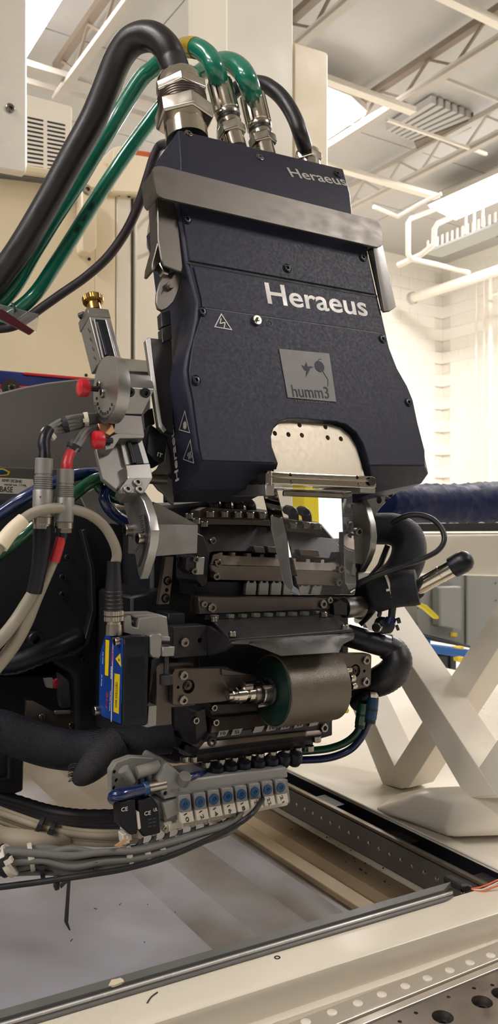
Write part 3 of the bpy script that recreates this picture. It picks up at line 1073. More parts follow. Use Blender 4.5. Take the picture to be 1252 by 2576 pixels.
for i in range(12):
    x, y = rr.uniform(150, 640), rr.uniform(2230, 2430)
    if y > 2478 - x * 0.28:
        continue
    p = hz(x, y, HB - 0.0002)
    L = rr.uniform(0.0008, 0.003)
    a = rr.uniform(0, 3)
    d = B * math.cos(a) + A * math.sin(a)
    bar('bed_scuff', p - d * L, p + d * L, rr.uniform(0.0008, 0.0016), 0.0003, 'bolt_dark', tbl)
# ================================================================ gantry truss at right
g1 = thing('gantry_truss', 'near cream diagonal truss legs forming a V at right', 'truss', hz(1200, 1995, HT))
GSn = side(hz(1190, 2000, PADH))
slab('diagonal_bar', GSn, [(876, 1500), (921, 1500), (1202, 1930), (1250, 2002), (1172, 2008)], 0.062, 'gantry_cream', g1, 0.002, 2)
slab('diagonal_bar', GSn.off(0.001), [(1172, 2008), (1195, 1942), (1345, 1720), (1400, 1760), (1260, 2008)], 0.06, 'gantry_cream', g1, 0.002, 2)
g2 = thing('gantry_truss', 'farther cream truss legs meeting in a V left of the near ones', 'truss', hz(990, 1965, HT))
GSf = side(hz(990, 1965, HT))
slab('diagonal_bar', GSf, [(990, 1927), (1300, 1440), (1345, 1485), (1027, 1983), (968, 1975)], 0.055, 'gantry_cream', g2, 0.002, 2)
slab('diagonal_bar', GSf.off(0.001), [(848, 1690), (883, 1690), (991, 1928), (1010, 1985), (962, 1975)], 0.054, 'gantry_cream', g2, 0.002, 2)
# ================================================================ UV lamp head
HP = front(at(765, 945, 0.90), 14.0)
HV = HP.v
uv = thing('uv_lamp_head', 'blue-grey tilted UV lamp head with large pale lettering and square logo plate', 'lamp head', HP.hit(760, 1230))
BT = 0.078
# body outline, front ring then the ring just behind (bottom part runs back as a bevel)
f0 = [(446, 500), (466, 600), (474, 659), (500, 760), (497, 800), (486, 850), (475, 890), (469, 930), (472, 961), (481, 1001), (490, 1070), (499, 1133), (505, 1160),
      (700, 1166), (683, 1120), (681, 1098), (686, 1078), (700, 1060), (722, 1052), (750, 1051), (845, 1059), (872, 1067), (896, 1086), (914, 1115), (926, 1150), (930, 1172),
      (1068, 1172), (1067, 1133), (1050, 1064), (1038, 1007), (1024, 972), (998, 926), (978, 874), (969, 834), (958, 785), (948, 745), (918, 612), (600, 535)]
f0 = [(x, y, 0.0) for x, y in f0]
f1 = [(x, y, 0.004) for x, y, k in f0]
f1[12] = (497, 1190, 0.014)
f1[13] = (690, 1200, 0.014)
f1[25] = (934, 1205, 0.014)
f1[26] = (1077, 1192, 0.014)
f2 = list(f1)
f2[11] = (494, 1133, 0.03)
f2[12] = (466, 1232, 0.03)
f2[13] = (688, 1230, 0.03)
f2[25] = (938, 1240, 0.03)
f2[26] = (1060, 1216, 0.03)


def push(r, k0, grow=0.0):
    out = []
    for q in r:
        out.append(HP.hit(q[0], q[1], q[2]) - HP.n * k0)
    return out


R0 = [HP.hit(*q) for q in f0]
R1 = [HP.hit(*q) for q in f1]
cx_ = sum(R1, Vector()) / len(R1)
for i in list(range(0, 12)) + list(range(27, 38)):      # small round shoulder
    d = HP.u * (-0.0025 if i < 12 else 0.0025)
    R1[i] = R0[i] - HP.n * 0.004 + d
R2 = [p.copy() for p in R1]
for i in (12, 13, 25, 26):
    R2[i] = HP.hit(*f2[i])
R2 = [p - HP.n * (0.02 if i not in (12, 13, 25, 26) else 0.0) for i, p in enumerate(R2)]
R3 = [p - HP.n * (BT - 0.024) for p in R2]
bm = bmesh.new()
add_loft(bm, [R0, R1, R2, R3])
mk('body', bm, 'coat', uv, 0.0012, 2, 30)
# cover panels with a fine seam between them
slab('upper_cover', HP.off(-0.0022), [(456, 515), (477, 655), (943, 740), (914, 622), (600, 545)], 0.0022, 'coat_panel', uv, 0.0005)
lower = [(488, 669), (508, 752), (511, 780), (500, 815), (489, 850), (481, 890), (476, 932), (479, 961), (487, 1001), (496, 1070), (505, 1133), (509, 1157),
         (690, 1163), (683, 1120), (681, 1098), (686, 1078), (700, 1060), (722, 1052), (750, 1051), (845, 1059), (872, 1067), (896, 1086), (914, 1115), (926, 1150), (929, 1169),
         (1066, 1169), (1064, 1133), (1047, 1064), (1035, 1007), (1021, 974), (994, 926), (974, 874), (965, 834), (954, 785), (946, 752)]
slab('lower_cover', HP.off(-0.0022), lower, 0.0022, 'coat_panel', uv, 0.0005)
slab('seam', HP.off(-0.0004), [(470, 656), (949, 743), (949, 749), (486, 667), (470, 663)], 0.001, 'ink', uv, 0)
LC = HP.off(-0.0024)
for dy in (0, 4):
    slab('groove', LC, [(512, 770 + dy), (955, 834 + dy), (955, 835.2 + dy), (512, 771.4 + dy)], 0.0004, 'ink' if dy == 0 else 'ink_faint', uv, 0)
# connector block on top
blk_f = [HP.hit(455, 432, 0.002), HP.hit(886, 536, 0.002), HP.hit(881, 488, 0.002), HP.hit(452, 398, 0.002)]
up_n = HP.off(0.02)
t_l, t_r = HP.hit(448, 325, 0.018), HP.hit(864, 424, 0.018)
low_l, low_r = HP.hit(455, 560, 0.002), HP.hit(893, 600, 0.002)
prof_l = [low_l, HP.hit(453, 400, 0.002), t_l]
prof_r = [low_r, HP.hit(881, 486, 0.002), t_r]
bkv = -HP.n
bl = [t_l + bkv * 0.065, low_l + bkv * 0.08]
br = [t_r + bkv * 0.065, low_r + bkv * 0.08]
bm = bmesh.new()
add_loft(bm, [prof_l + bl, prof_r + br])
mk('connector_block', bm, 'coat', uv, 0.003, 3, 30)
# screws of the covers
for x, y, r in ((470, 552, 13), (722, 675, 12), (912, 648, 11), (508, 784, 13), (961, 853, 11), (492, 957, 14), (1026, 1012, 11)):
    pscrew(HP, x, y, r, uv, 'csk', 'bolt_dark', -0.0024)
TPn = PL((prof_l[1] + prof_r[2]) / 2, (prof_r[1] - prof_l[1]).cross(prof_l[2] - prof_l[1]), prof_r[1] - prof_l[1])
TPn = PL(TPn.o + TPn.n * 0.0003, TPn.n, TPn.u)
for x, y, r, m in ((474, 336, 11, 'bolt_steel'), (653, 396, 11, 'bolt_steel'), (848, 438, 11, 'bolt_dark')):
    pscrew(TPn, x, y, r, uv, 'csk', m, 0.0)
pscrew(HP, 644, 807, 13, uv, 'low', 'chrome', -0.0026)
pc = HP.hit(644, 807, -0.0062)
for a in (0.3, 0.3 + math.pi / 2):
    d = HP.u * math.cos(a) + HP.v * math.sin(a)
    bar('cross_recess', pc - d * 0.0022, pc + d * 0.0022, 0.001, 0.0004, 'ink', uv, up=HP.n)
# ground symbol, ring with three bars
gc = HP.hit(677, 813, -0.0025)
bm = bmesh.new()
add_lathe(bm, gc, HP.n, [(0, 0.0040), (0.0003, 0.0040), (0.0003, 0.0035), (0, 0.0035)], 24, cap=False)
mk('ground_mark', bm, 'ink_faint', uv)
for dy, w in ((-0.0004, 0.0038), (-0.0012, 0.0025), (-0.002, 0.0012)):
    bar('ground_mark', gc + HP.v * dy - HP.u * w / 2, gc + HP.v * dy + HP.u * w / 2, 0.0004, 0.0006, 'ink_faint', uv, up=HP.n)
bar('ground_mark', gc + HP.v * 0.0025, gc - HP.v * 0.0004, 0.0004, 0.0006, 'ink_faint', uv, up=HP.n)
# lettering
ptext('Heraeus', HP, (669, 737), (921, 772), 56, 'ink_light', uv, -0.0023, 0.016)
ptext('Heraeus', TPn, (727, 433), (868, 457), 34, 'ink_light', uv, -0.0002, 0.01)
# left side of the body: plane through the lower front edge
en_ = (R1[9] - R1[11]).cross(HP.n)
if en_.dot(B) > 0:
    en_ = -en_
LP = PL(R1[10] + en_.normalized() * 0.0004, en_, HP.n)
ptext('Heraeus', PL(LP.o, LP.n, LP.u), (446, 1210), (430, 1064), 20, 'ink_white', uv, -0.0003, 0.014)
for tri, sym in (([(465, 1032), (450, 1082), (478, 1090)], 'burst'), ([(479, 1105), (460, 1156), (488, 1166)], 'heat')):
    frame_poly('warning_sign', LP, tri, 0.0011, 0.0003, 'ink_light', uv, -0.0004)
    cxx = sum(q[0] for q in tri) / 3 + 0.5
    cyy = sum(q[1] for q in tri) / 3 + 2
    c = LP.hit(cxx, cyy, -0.0004)
    if sym == 'burst':
        for k in range(8):
            a = k * math.pi / 8
            d = LP.u * math.cos(a) + LP.v * math.sin(a)
            bar('warning_sign', c - d * 0.0042, c + d * 0.0042, 0.0007, 0.0003, 'ink_light', uv, up=LP.n)
    else:
        for k in (-1, 0, 1):
            b0 = c + LP.u * 0.0028 * k - LP.v * 0.004
            tube('warning_sign', [(b0, 0.0004), (b0 + LP.v * 0.002 + LP.u * 0.001, 0.0004), (b0 + LP.v * 0.004 - LP.u * 0.0005, 0.0004), (b0 + LP.v * 0.0065 + LP.u * 0.001, 0.0004)], 'ink_light', uv, 5, 3)
# electric warning on the front
tri = [(556, 788), (538, 823), (584, 831)]
frame_poly('warning_sign', HP, tri, 0.0014, 0.0003, 'ink_light', uv, -0.0025)
for a, b in (((556, 801), (553, 814)), ((553, 814), (566, 811)), ((566, 811), (563, 825))):
    bar('warning_sign', HP.hit(*a, -0.0026), HP.hit(*b, -0.0026), 0.0011, 0.0003, 'ink_light', uv, up=HP.n)
# logo plate
lg = slab('logo_plate', HP.off(-0.0034), [(702, 877), (828, 889), (846, 1011), (724, 1000)], 0.001, 'label_silver', uv, 0.0002)
KP = -0.0035
ptext('humm3', HP, (734, 983), (826, 988), 32, 'ink', lg, KP, 0.004)
ptext('TECHNOLOGY', HP, (740, 1008), (830, 1013), 6, 'ink_faint', lg, -0.0024, 0.0)
bm = bmesh.new()
add_lathe(bm, HP.hit(803, 922, KP), HP.n, [(0, 0.0068), (0.0003, 0.0068)], 32)
mk('logo_disc', bm, 'coat', lg)
tube('logo_stem', [(HP.hit(808, 904, KP), 0.0003), (HP.hit(800, 907, KP), 0.0003), (HP.hit(815, 940, KP), 0.0004), (HP.hit(824, 955, KP), 0.0004), (HP.hit(824, 972, KP), 0.0003)], 'coat', lg, 5, 5)
slab('logo_bird', HP.off(KP - 0.0002), [(788, 924), (781, 921), (774, 922), (770, 911), (766, 922), (758, 918), (765, 931), (770, 932), (769, 948), (775, 938), (780, 927)], 0.0002, 'coat', lg, 0)
# strap across the front
st = thing('retaining_strap', 'brushed stainless strap clamped across the UV lamp head', 'strap', HP.hit(670, 560))
slab('strap_bar', HP.off(-0.016), [(383, 428), (388, 419), (398, 416), (410, 417), (940, 552), (953, 559), (960, 572), (963, 604), (961, 617), (951, 622), (935, 619), (412, 499), (400, 494), (391, 484)], 0.0035, 'brushed', st, 0.0008, 2)
slab('strap_return', HP.off(-0.0125), [(383, 428), (396, 424), (400, 494), (391, 484)], 0.03, 'brushed', st, 0.0008)
slab('strap_return', HP.off(-0.0125), [(935, 560), (956, 570), (961, 612), (940, 617)], 0.03, 'brushed', st, 0.0008)
LS = PL(HP.hit(420, 600, 0.0) - B * 0.0, -B, HP.n)
slab('left_arm', HP.off(0.004), [(396, 492), (412, 500), (436, 508), (444, 520), (460, 672), (456, 684), (440, 678), (412, 668), (405, 650), (397, 600)], 0.003, 'brushed', st, 0.0008)
slab('left_arm_flange', HP.off(0.012), [(391, 490), (399, 494), (402, 600), (412, 662), (402, 656), (388, 681), (381, 679), (383, 660), (398, 604)], 0.02, 'brushed', st, 0.0008)
slab('latch_tongue', HP.off(0.014), [(420, 688), (436, 682), (456, 685), (454, 712), (446, 738), (436, 760), (420, 776), (407, 781), (397, 776), (393, 760), (394, 738), (401, 712), (410, 694)], 0.004, 'brushed', st, 0.0008)
slab('latch_hinge', HP.off(0.01), [(400, 660), (416, 653), (430, 680), (424, 694), (412, 688)], 0.01, 'nickel', st, 0.001)
lathe('latch_screw', HP.hit(424, 722, 0.014), HP.n, [(0, 0.0042), (0.004, 0.0042), (0.005, 0.0036)], 'tool_steel', st, 18)
c = HP.hit(424, 722, 0.0085)
bar('screw_slot', c - (HP.v + HP.u * 0.5) * 0.003, c + (HP.v + HP.u * 0.5) * 0.003, 0.001, 0.0006, 'ink', st, up=HP.n)
bm = bmesh.new()
rr0 = [HP.hit(926, 628, 0.0), HP.hit(938, 622, -0.006), HP.hit(948, 618, -0.004), HP.hit(962, 616, 0.012)]
rr1 = [HP.hit(960, 776, 0.0), HP.hit(966, 784, -0.006), HP.hit(980, 782, -0.004), HP.hit(996, 772, 0.012)]
add_loft(bm, [rr0 + [p - HP.n * 0.0025 for p in rr0[::-1]], rr1 + [p - HP.n * 0.0025 for p in rr1[::-1]]])
mk('right_arm', bm, 'brushed', st, 0.0006, 1, 60)
# steel light-guide mount in the arch
mp_ = slab('mount_plate', HP.off(0.006), [(690, 1195), (681, 1120), (680, 1098), (686, 1078), (700, 1063), (725, 1058), (832, 1067), (858, 1076), (880, 1095), (896, 1122), (906, 1155), (919, 1205)], 0.008, 'plate_steel', uv, 0.0006)
pcut(mp_, HP, [(x, y, 6.5) for x, y in ((691, 1090), (725, 1093), (759, 1095), (824, 1101), (857, 1104), (890, 1105), (753, 1069), (818, 1074))], 0.006, 0.007)

# ---------------------------------------------------------------- clamp and quartz light guide
qc = thing('light_guide_clamp', 'polished steel clamp bar holding the quartz block', 'clamp', HP.hit(800, 1225))
QP = front(HP.hit(800, 1205, -0.012), 0)
cbar = slab('clamp_bar', QP, [(668, 1190), (680, 1186), (938, 1198), (946, 1206), (946, 1226), (938, 1229), (680, 1217), (668, 1219)], 0.016, 'chrome', qc, 0.0012, 2)
slab('bar_ridge', QP.off(-0.001), [(680, 1196), (935, 1207), (935, 1212), (680, 1201)], 0.002, 'chrome', qc, 0.0006)
lathe('bar_end', QP.hit(935, 1211, -0.002), QP.n, [(0, 0.005), (0.0015, 0.005), (0.0022, 0.0042)], 'dark_steel', qc, 18)
lathe('bar_end', QP.hit(677, 1203, 0.002), Z, [(-0.0075, 0.003), (0.0075, 0.003)], 'chrome', qc, 14)
pcut(cbar, QP, [(x, y, 4.6) for x, y in ((730, 1194), (732, 1213), (898, 1201), (901, 1220))], 0, 0.008)
a, b, c_, d_ = QP.hit(668, 1217), QP.hit(946, 1228), QP.hit(905, 1246, 0.06), QP.hit(620, 1256, 0.06)
bm = bmesh.new()
add_prism(bm, [QP.hit(672, 1217, 0.001), QP.hit(943, 1227, 0.001), QP.hit(943, 1227, 0.001) + A * 0.07, QP.hit(672, 1217, 0.001) + A * 0.07], Z * 0.004)
mk('clamp_jaw', bm, 'nickel', qc, 0.0006)
bm = bmesh.new()
add_prism(bm, [QP.hit(668, 1217, 0.001), QP.hit(690, 1218, 0.001), QP.hit(690, 1218, 0.001) + A * 0.09, QP.hit(668, 1217, 0.001) + A * 0.09], Z * -0.012)
mk('clamp_arm', bm, 'alu', qc, 0.0006)
bm = bmesh.new()
add_prism(bm, [QP.hit(906, 1226, 0.001), QP.hit(944, 1228, 0.001), QP.hit(944, 1228, 0.001) + A * 0.09, QP.hit(906, 1226, 0.001) + A * 0.09], Z * -0.006)
mk('clamp_arm', bm, 'alu', qc, 0.0006)
bar('clamp_rod', QP.hit(705, 1240, 0.022), QP.hit(880, 1248, 0.022), 0.006, 0.006, 'nickel', qc, bev=0.001)
# quartz block, a tall wedge
gf = [QP.hit(694, 1228, 0.006), QP.hit(886, 1236, 0.006), QP.hit(895, 1468, 0.012), QP.hit(893, 1497, 0.016), QP.hit(752, 1497, 0.016), QP.hit(751, 1470, 0.012)]
gbk = [p + A * 0.024 - B * 0.003 for p in gf]
gbk[3] = gf[3] + A * 0.010
gbk[4] = gf[4] + A * 0.010 - B * 0.003
qz = solid('quartz_light_guide', gf, gbk, 'quartz', None, 0.0007, 1, 'clear quartz glass block tapering down to the roller', 'glass block')
# ================================================================ hoses and fittings on top
def P3(x, y, d):
    return at(x, y, d)


dH = HP.hit(650, 380, 0.05).y


def fitting_axis(x, y, k):
    return HP.hit(x, y, k)


# big gland
g = thing('cable_gland', 'large nickel cable gland gripping the thick black hose', 'cable gland', HP.hit(468, 345, 0.045))
gp = HP.hit(470, 348, 0.045)
u_ = gp.y / FP
lathe('base_thread', gp, HV, [(-10 * u_, 54 * u_), (42 * u_, 54 * u_)], 'chrome', g, 32)
lathe('hex_nut', gp, HV, [(40 * u_, 70 * u_), (46 * u_, 76 * u_), (80 * u_, 76 * u_), (88 * u_, 68 * u_)], 'nickel', g, 6, 0.0008, rot=0.35)
lathe('thread_ring', gp, HV, [(86 * u_, 61 * u_), (118 * u_, 61 * u_)], 'tool_steel', g, 32)
for k in range(4):
    lathe('thread_turn', gp + HV * (90 + k * 7) * u_, HV, [(0, 62 * u_), (1.5 * u_, 63.5 * u_), (3 * u_, 62 * u_)], 'tool_steel', g, 32)
lathe('cap_nut', gp, HV, [(114 * u_, 64 * u_), (118 * u_, 70 * u_), (140 * u_, 70 * u_), (146 * u_, 66 * u_)], 'chrome', g, 6, 0.001, rot=0.1)
lathe('cap_dome', gp, HV, [(140 * u_, 63 * u_), (160 * u_, 61 * u_), (172 * u_, 56 * u_), (178 * u_, 48 * u_), (176 * u_, 40 * u_)], 'chrome', g, 32)
hp0 = gp + HV * 165 * u_
tube('power_hose', [(hp0, 37 * u_), (at(436, 160, 0.985), 37 * u_), (at(420, 122, 0.985), 37 * u_), (at(392, 96, 0.99), 37 * u_), (at(360, 92, 1.0), 38 * u_), (at(326, 108, 1.01), 38 * u_), (at(296, 150, 1.02), 37 * u_),
                    (at(268, 220, 1.03), 37 * u_), (at(232, 305, 1.04), 37 * u_), (at(180, 400, 1.05), 37 * u_), (at(122, 505, 1.06), 36 * u_), (at(60, 610, 1.07), 36 * u_), (at(5, 690, 1.08), 36 * u_), (at(-70, 790, 1.09), 36 * u_)],
     'hose_black', None, 28, 8, 'thick black power hose arching over and down to the left edge', 'hose')


def hyd(x0, y0, x1, y1, label):
    """hydraulic hose end: base pixel and ferrule top pixel"""
    t = thing('hose_fitting', label, 'hose fitting', HP.hit(x0, y0, 0.045), 'crimped hose fittings on top of the lamp head')
    p = HP.hit(x0, y0, 0.045)
    ax = HP.hit(x1, y1, 0.045) - p
    L = ax.length
    ax.normalize()
    u = p.y / FP
    lathe('base_stub', p, ax, [(-10 * u, 27 * u), (0.17 * L, 27 * u)], 'chrome', t, 24)
    lathe('hex_nut', p, ax, [(0.14 * L, 33 * u), (0.17 * L, 36 * u), (0.28 * L, 36 * u), (0.31 * L, 32 * u)], 'nickel', t, 6, 0.0006, rot=0.4)
    lathe('seal_ring', p, ax, [(0.30 * L, 29 * u), (0.36 * L, 30 * u), (0.39 * L, 27 * u)], 'nickel', t, 24)
    lathe('dark_ring', p, ax, [(0.38 * L, 29 * u), (0.43 * L, 29 * u)], 'black_rubber', t, 24)
    lathe('collar', p, ax, [(0.42 * L, 30 * u), (0.45 * L, 32 * u), (0.50 * L, 32 * u), (0.52 * L, 30 * u)], 'nickel', t, 24)
    lathe('crimp_ferrule', p, ax, [(0.50 * L, 30 * u), (0.52 * L, 33 * u), (0.98 * L, 33 * u), (L, 30 * u)], 'chrome', t, 36, flute=0.95, smooth=0)
    return p + ax * L * 0.95, u


p1, u1 = hyd(592, 365, 551, 207, 'crimped hose fitting on the left green hose, next to the big gland')
p2, u2 = hyd(668, 390, 634, 242, 'crimped hose fitting on the right green hose')
tube('coolant_hose', [(p1, 25 * u1), (at(541, 175, .985), 25 * u1), (at(524, 142, .99), 25 * u1), (at(497, 122, 1.0), 24 * u1), (at(466, 120, 1.02), 23 * u1), (at(425, 140, 1.06), 22 * u1), (at(385, 172, 1.08), 22 * u1), (at(352, 203, 1.09), 22 * u1),
                      (at(298, 288, 1.10), 22 * u1), (at(246, 374, 1.10), 22 * u1), (at(190, 468, 1.10), 22 * u1), (at(134, 556, 1.1), 21 * u1), (at(85, 637, 1.1), 21 * u1), (at(40, 716, 1.1), 21 * u1), (at(0, 762, 1.1), 21 * u1), (at(-50, 800, 1.1), 21 * u1)],
     'green_hose', None, 22, 8, 'green coolant hose running directly beside the thick black hose', 'hose')
tube('coolant_hose', [(p2, 26 * u2), (at(624, 208, 1.0), 26 * u2), (at(606, 176, 1.005), 26 * u2), (at(580, 158, 1.02), 25 * u2), (at(548, 158, 1.05), 24 * u2), (at(500, 185, 1.1), 22 * u2), (at(440, 232, 1.13), 21 * u2), (at(388, 292, 1.14), 20 * u2),
                      (at(336, 362, 1.14), 20 * u2), (at(286, 434, 1.14), 20 * u2), (at(230, 520, 1.13), 20 * u2), (at(182, 598, 1.12), 20 * u2), (at(136, 670, 1.11), 20 * u2), (at(92, 735, 1.1), 20 * u2), (at(50, 775, 1.1), 20 * u2), (at(5, 800, 1.1), 20 * u2), (at(-50, 815, 1.1), 20 * u2)],
     'green_hose', None, 22, 8, 'lower green coolant hose with printed black markings', 'hose')
tube('tape_wrap', [(at(492, 121, 1.002), 25.5 * u1), (at(480, 119, 1.01), 25.5 * u1), (at(466, 120, 1.02), 24.5 * u1), (at(448, 127, 1.035), 24 * u1)], 'yellow_tape', None, 20, 5, 'yellow tape wrapped round the left green hose arch', 'tape')
tube('tape_wrap', [(at(500, 185, 1.1), 23 * u1), (at(478, 200, 1.11), 23 * u1)], 'yellow_tape', None, 20, 3, 'yellow tape on the hose half hidden behind the big gland', 'tape')
hose2 = bpy.data.objects['coolant_hose.001']
for k, w_ in enumerate(('8300', 'Parker', '830M-8', '12.5 MM', 'WP 300', 'PSI')):      # printed marking along the lower hose
    f = (k + 0.4) / 6
    x, y = 236 - 104 * f, 508 + 168 * f
    ln = (at(x - 10.4, y + 16.8, 1.12) - at(x, y, 1.122)).normalized()
    to = (CAM - at(x, y, 1.13)).normalized()
    c = at(x, y, 1.13 - 0.018 * f) + to * (20 * u2 + 0.0012)
    text(w_, c, -ln, to.cross(-ln).normalized(), 0.0125, 0.0062, 'ink', hose2, name='hose_print')
# right gland and its black cable
g = thing('cable_gland', 'small nickel cable gland at the right end of the connector block', 'cable gland', HP.hit(775, 415, 0.045))
gp = HP.hit(778, 425, 0.045)
u_ = gp.y / FP
lathe('base_thread', gp, HV, [(-10 * u_, 30 * u_), (18 * u_, 30 * u_)], 'chrome', g, 24)
lathe('hex_nut', gp, HV, [(14 * u_, 32 * u_), (17 * u_, 36 * u_), (34 * u_, 36 * u_), (38 * u_, 32 * u_)], 'chrome', g, 6, 0.0006, rot=0.2)
lathe('cap_dome', gp, HV, [(34 * u_, 32 * u_), (44 * u_, 31 * u_), (50 * u_, 24 * u_), (49 * u_, 18 * u_)], 'chrome', g, 24)
tube('lamp_cable', [(gp + HV * 40 * u_, 19 * u_), (at(758, 345, 1.03), 19 * u_), (at(742, 300, 1.03), 19 * u_), (at(718, 258, 1.04), 19 * u_), (at(690, 228, 1.05), 19 * u_), (at(655, 210, 1.07), 19 * u_), (at(610, 215, 1.1), 19 * u_), (at(575, 250, 1.12), 19 * u_), (at(562, 330, 1.13), 19 * u_), (HP.hit(570, 410, 0.1), 19 * u_), (HP.hit(580, 450, 0.07), 19 * u_)],
     'black_rubber', None, 18, 8, 'black lamp cable curving behind the green hoses from the small gland', 'cable')
tube('ignition_cable', [(HP.hit(490, 395, 0.07), 13 * u_), (HP.hit(450, 372, 0.1), 13 * u_), (at(408, 364, 1.1), 13 * u_), (at(388, 395, 1.1), 13 * u_), (at(372, 445, 1.1), 13 * u_), (at(350, 512, 1.1), 13 * u_), (at(318, 580, 1.1), 12.5 * u_), (at(272, 645, 1.1), 12.5 * u_), (at(215, 697, 1.1), 12 * u_), (at(152, 741, 1.1), 12 * u_), (at(104, 775, 1.1), 12 * u_),
                        (at(70, 800, 1.1), 12 * u_), (at(30, 822, 1.1), 12 * u_), (at(-40, 832, 1.1), 12 * u_)],
     'plum_rubber', None, 14, 8, 'thin plum-black cable hanging lowest below the green hoses', 'cable')
# film and strap where the hoses meet
fw = front(at(50, 800, 1.07))
slab('clear_film_wrap', fw, [(-20, 760), (30, 772), (98, 790), (92, 835), (40, 822), (-20, 800)], 0.004, 'clear_film', None, 0.001, 1, 'clear plastic film wrapped where the hoses meet', 'film')
slab('hose_strap', front(at(50, 800, 1.05)), [(-10, 778), (5, 776), (88, 832), (76, 842), (-10, 795)], 0.006, 'brown_strap', None, 0.001, 1, 'dark red strap tying the hoses at the left edge', 'strap')
tube('cable_tie', [(at(30, 763, 1.07), .0015), (at(38, 777, 1.066), .0015), (at(36, 790, 1.07), .0015)], 'ink', None, 6, 4, 'black tie on the green hoses above the dark red strap', 'cable tie')

# ================================================================ adjustable slide arm at left of the head
GP = front(at(270, 950, 0.80), 24)
gn = thing('adjustment_arm', 'aluminium tilt and slide adjustment arm with brass knob and red locks', 'mount arm', at(350, 1460, 0.8))
# upper slide body
GU = GP.off(0.012)
k0 = 0.0
fr_ = [GU.hit(219, 773), GU.hit(273, 779), GU.hit(306, 905), GU.hit(253, 905)]
bm = bmesh.new()
add_prism(bm, fr_, -GU.n * 0.028)
mk('slide_body', bm, 'alu_matt', gn, 0.0006)
slab('slide_cap', GU.off(-0.0006), [(219, 771), (273, 778), (279, 800), (224, 796)], 0.0295, 'alu_dark', gn, 0.0006)
slab('slide_channel', GU.off(-0.0012), [(240, 803), (265, 805), (292, 903), (262, 899)], 0.002, 'black_plastic', gn, 0)
tube('lead_screw', [(GU.hit(246, 812, -0.002), 0.0022), (GU.hit(268, 895, -0.002), 0.0022)], 'bolt_dark', gn, 10, 1, straight=True)
slab('channel_edge', GU.off(-0.003), [(265, 803), (269, 804), (297, 903), (291, 903)], 0.002, 'alu', gn, 0.0003)
slab('channel_edge', GU.off(-0.003), [(236, 801), (240, 802), (263, 900), (258, 900)], 0.002, 'alu_dark', gn, 0.0003)
sideU = PL(GU.hit(225, 800) - B * 0.0008, -B, GU.n)
for i, s in enumerate(('90', '80', '70', '60', '50')):
    ptext(s, sideU, (221 + i * 5, 828 + i * 23), (227 + i * 5, 836 + i * 23), 6, 'ink', gn, -0.0002, 0.0)
kb = GU.hit(237, 775, 0.012)
lathe('knob_neck', kb, GU.v, [(-0.004, 0.0072), (0.008, 0.0072)], 'brass', gn, 24)
lathe('brass_knob', kb, GU.v, [(0.006, 0.0085), (0.0075, 0.0112), (0.0125, 0.0118), (0.0138, 0.0108)], 'brass', gn, 60, flute=0.965, smooth=20)
tube('lock_pin', [(GU.hit(212, 790, 0.015), 0.0032), (GU.hit(200, 796, 0.02), 0.0036)], 'black_rubber', gn, 10, 1, straight=True)
# graduated disc, faces left
DS = side(at(262, 980, 0.775))
DC_ = DS.hit(265, 980)
RD = 84 * 0.775 / FP
lathe('graduated_disc', DC_, -B, [(-0.012, RD), (-0.001, RD), (0, RD * 0.985)], 'alu', gn, 56)
for i in range(25):
    a = math.radians(200 + i * 5)
    d = DS.u * math.cos(a) + DS.v * math.sin(a)
    c = DC_ - B * 0.0003
    bar('tick_mark', c + d * RD * 0.84, c + d * RD * (0.97 if i % 2 else 0.94), 0.0004, 0.0003, 'ink', gn, up=B)
for i in range(9):
    a = math.radians(195 + i * 15)
    d = DS.u * math.cos(a) + DS.v * math.sin(a)
    text(str(abs(40 - i * 10)), DC_ - B * 0.0003 + d * RD * 0.72, DS.u, DS.v, 0.0034, 0.003, 'ink', gn, bold=0.0)
for x, y in ((252, 968), (260, 990)):
    pscrew(DS, x, y, 12, gn, 'low', 'bolt_steel', 0.0004)
# swivel block right of the disc: facets
sw = [(300, 900), (303, 931), (303, 937), (306, 940), (312, 973), (310, 976), (302, 1040)]
se = [(372, 907), (377, 936), (376, 942), (381, 946), (387, 978), (388, 981), (358, 1042)]
KK = [0.030, 0.008, 0.012, 0.005, -0.004, -0.004, 0.012]
L_ = [GP.hit(x, y, k) for (x, y), k in zip(sw, KK)]
R_ = []
for (x, y), k, l in zip(se, KK, L_):
    R_.append(GP.hit(x, y, k))
bk = [L_[-1] - GP.n * 0.02, L_[0] - GP.n * 0.02]
bkr = [R_[-1] - GP.n * 0.02, R_[0] - GP.n * 0.02]
bm = bmesh.new()
add_loft(bm, [L_ + bk, R_ + bkr])
mk('swivel_block', bm, 'alu', gn, 0.0005, 1, 20)
fpl = PL((L_[5] + R_[5]) / 2, (R_[5] - L_[5]).cross(L_[5] - L_[6]), R_[5] - L_[5])
if fpl.n.dot(CAM - fpl.o) < 0:
    fpl = PL(fpl.o, -fpl.n, fpl.u)
pscrew(fpl, 325, 986, 12.5, gn, 'low', 'bolt_dark')
pscrew(fpl, 364, 988, 12.5, gn, 'low', 'bolt_dark')
# red locking knobs
for (x, y), d in (((212, 976), 0.775), ((248, 1107), 0.765)):
    c = at(x, y, d)
    lathe('lock_stem', c, B, [(0, 0.0028), (0.014, 0.0028)], 'bolt_dark', gn, 12)
    lathe('red_knob', c, B, [(-0.0062, 0.0066), (-0.005, 0.0084), (-0.001, 0.0092), (0.003, 0.0086), (0.0052, 0.006)], 'red_plastic', gn, 20)
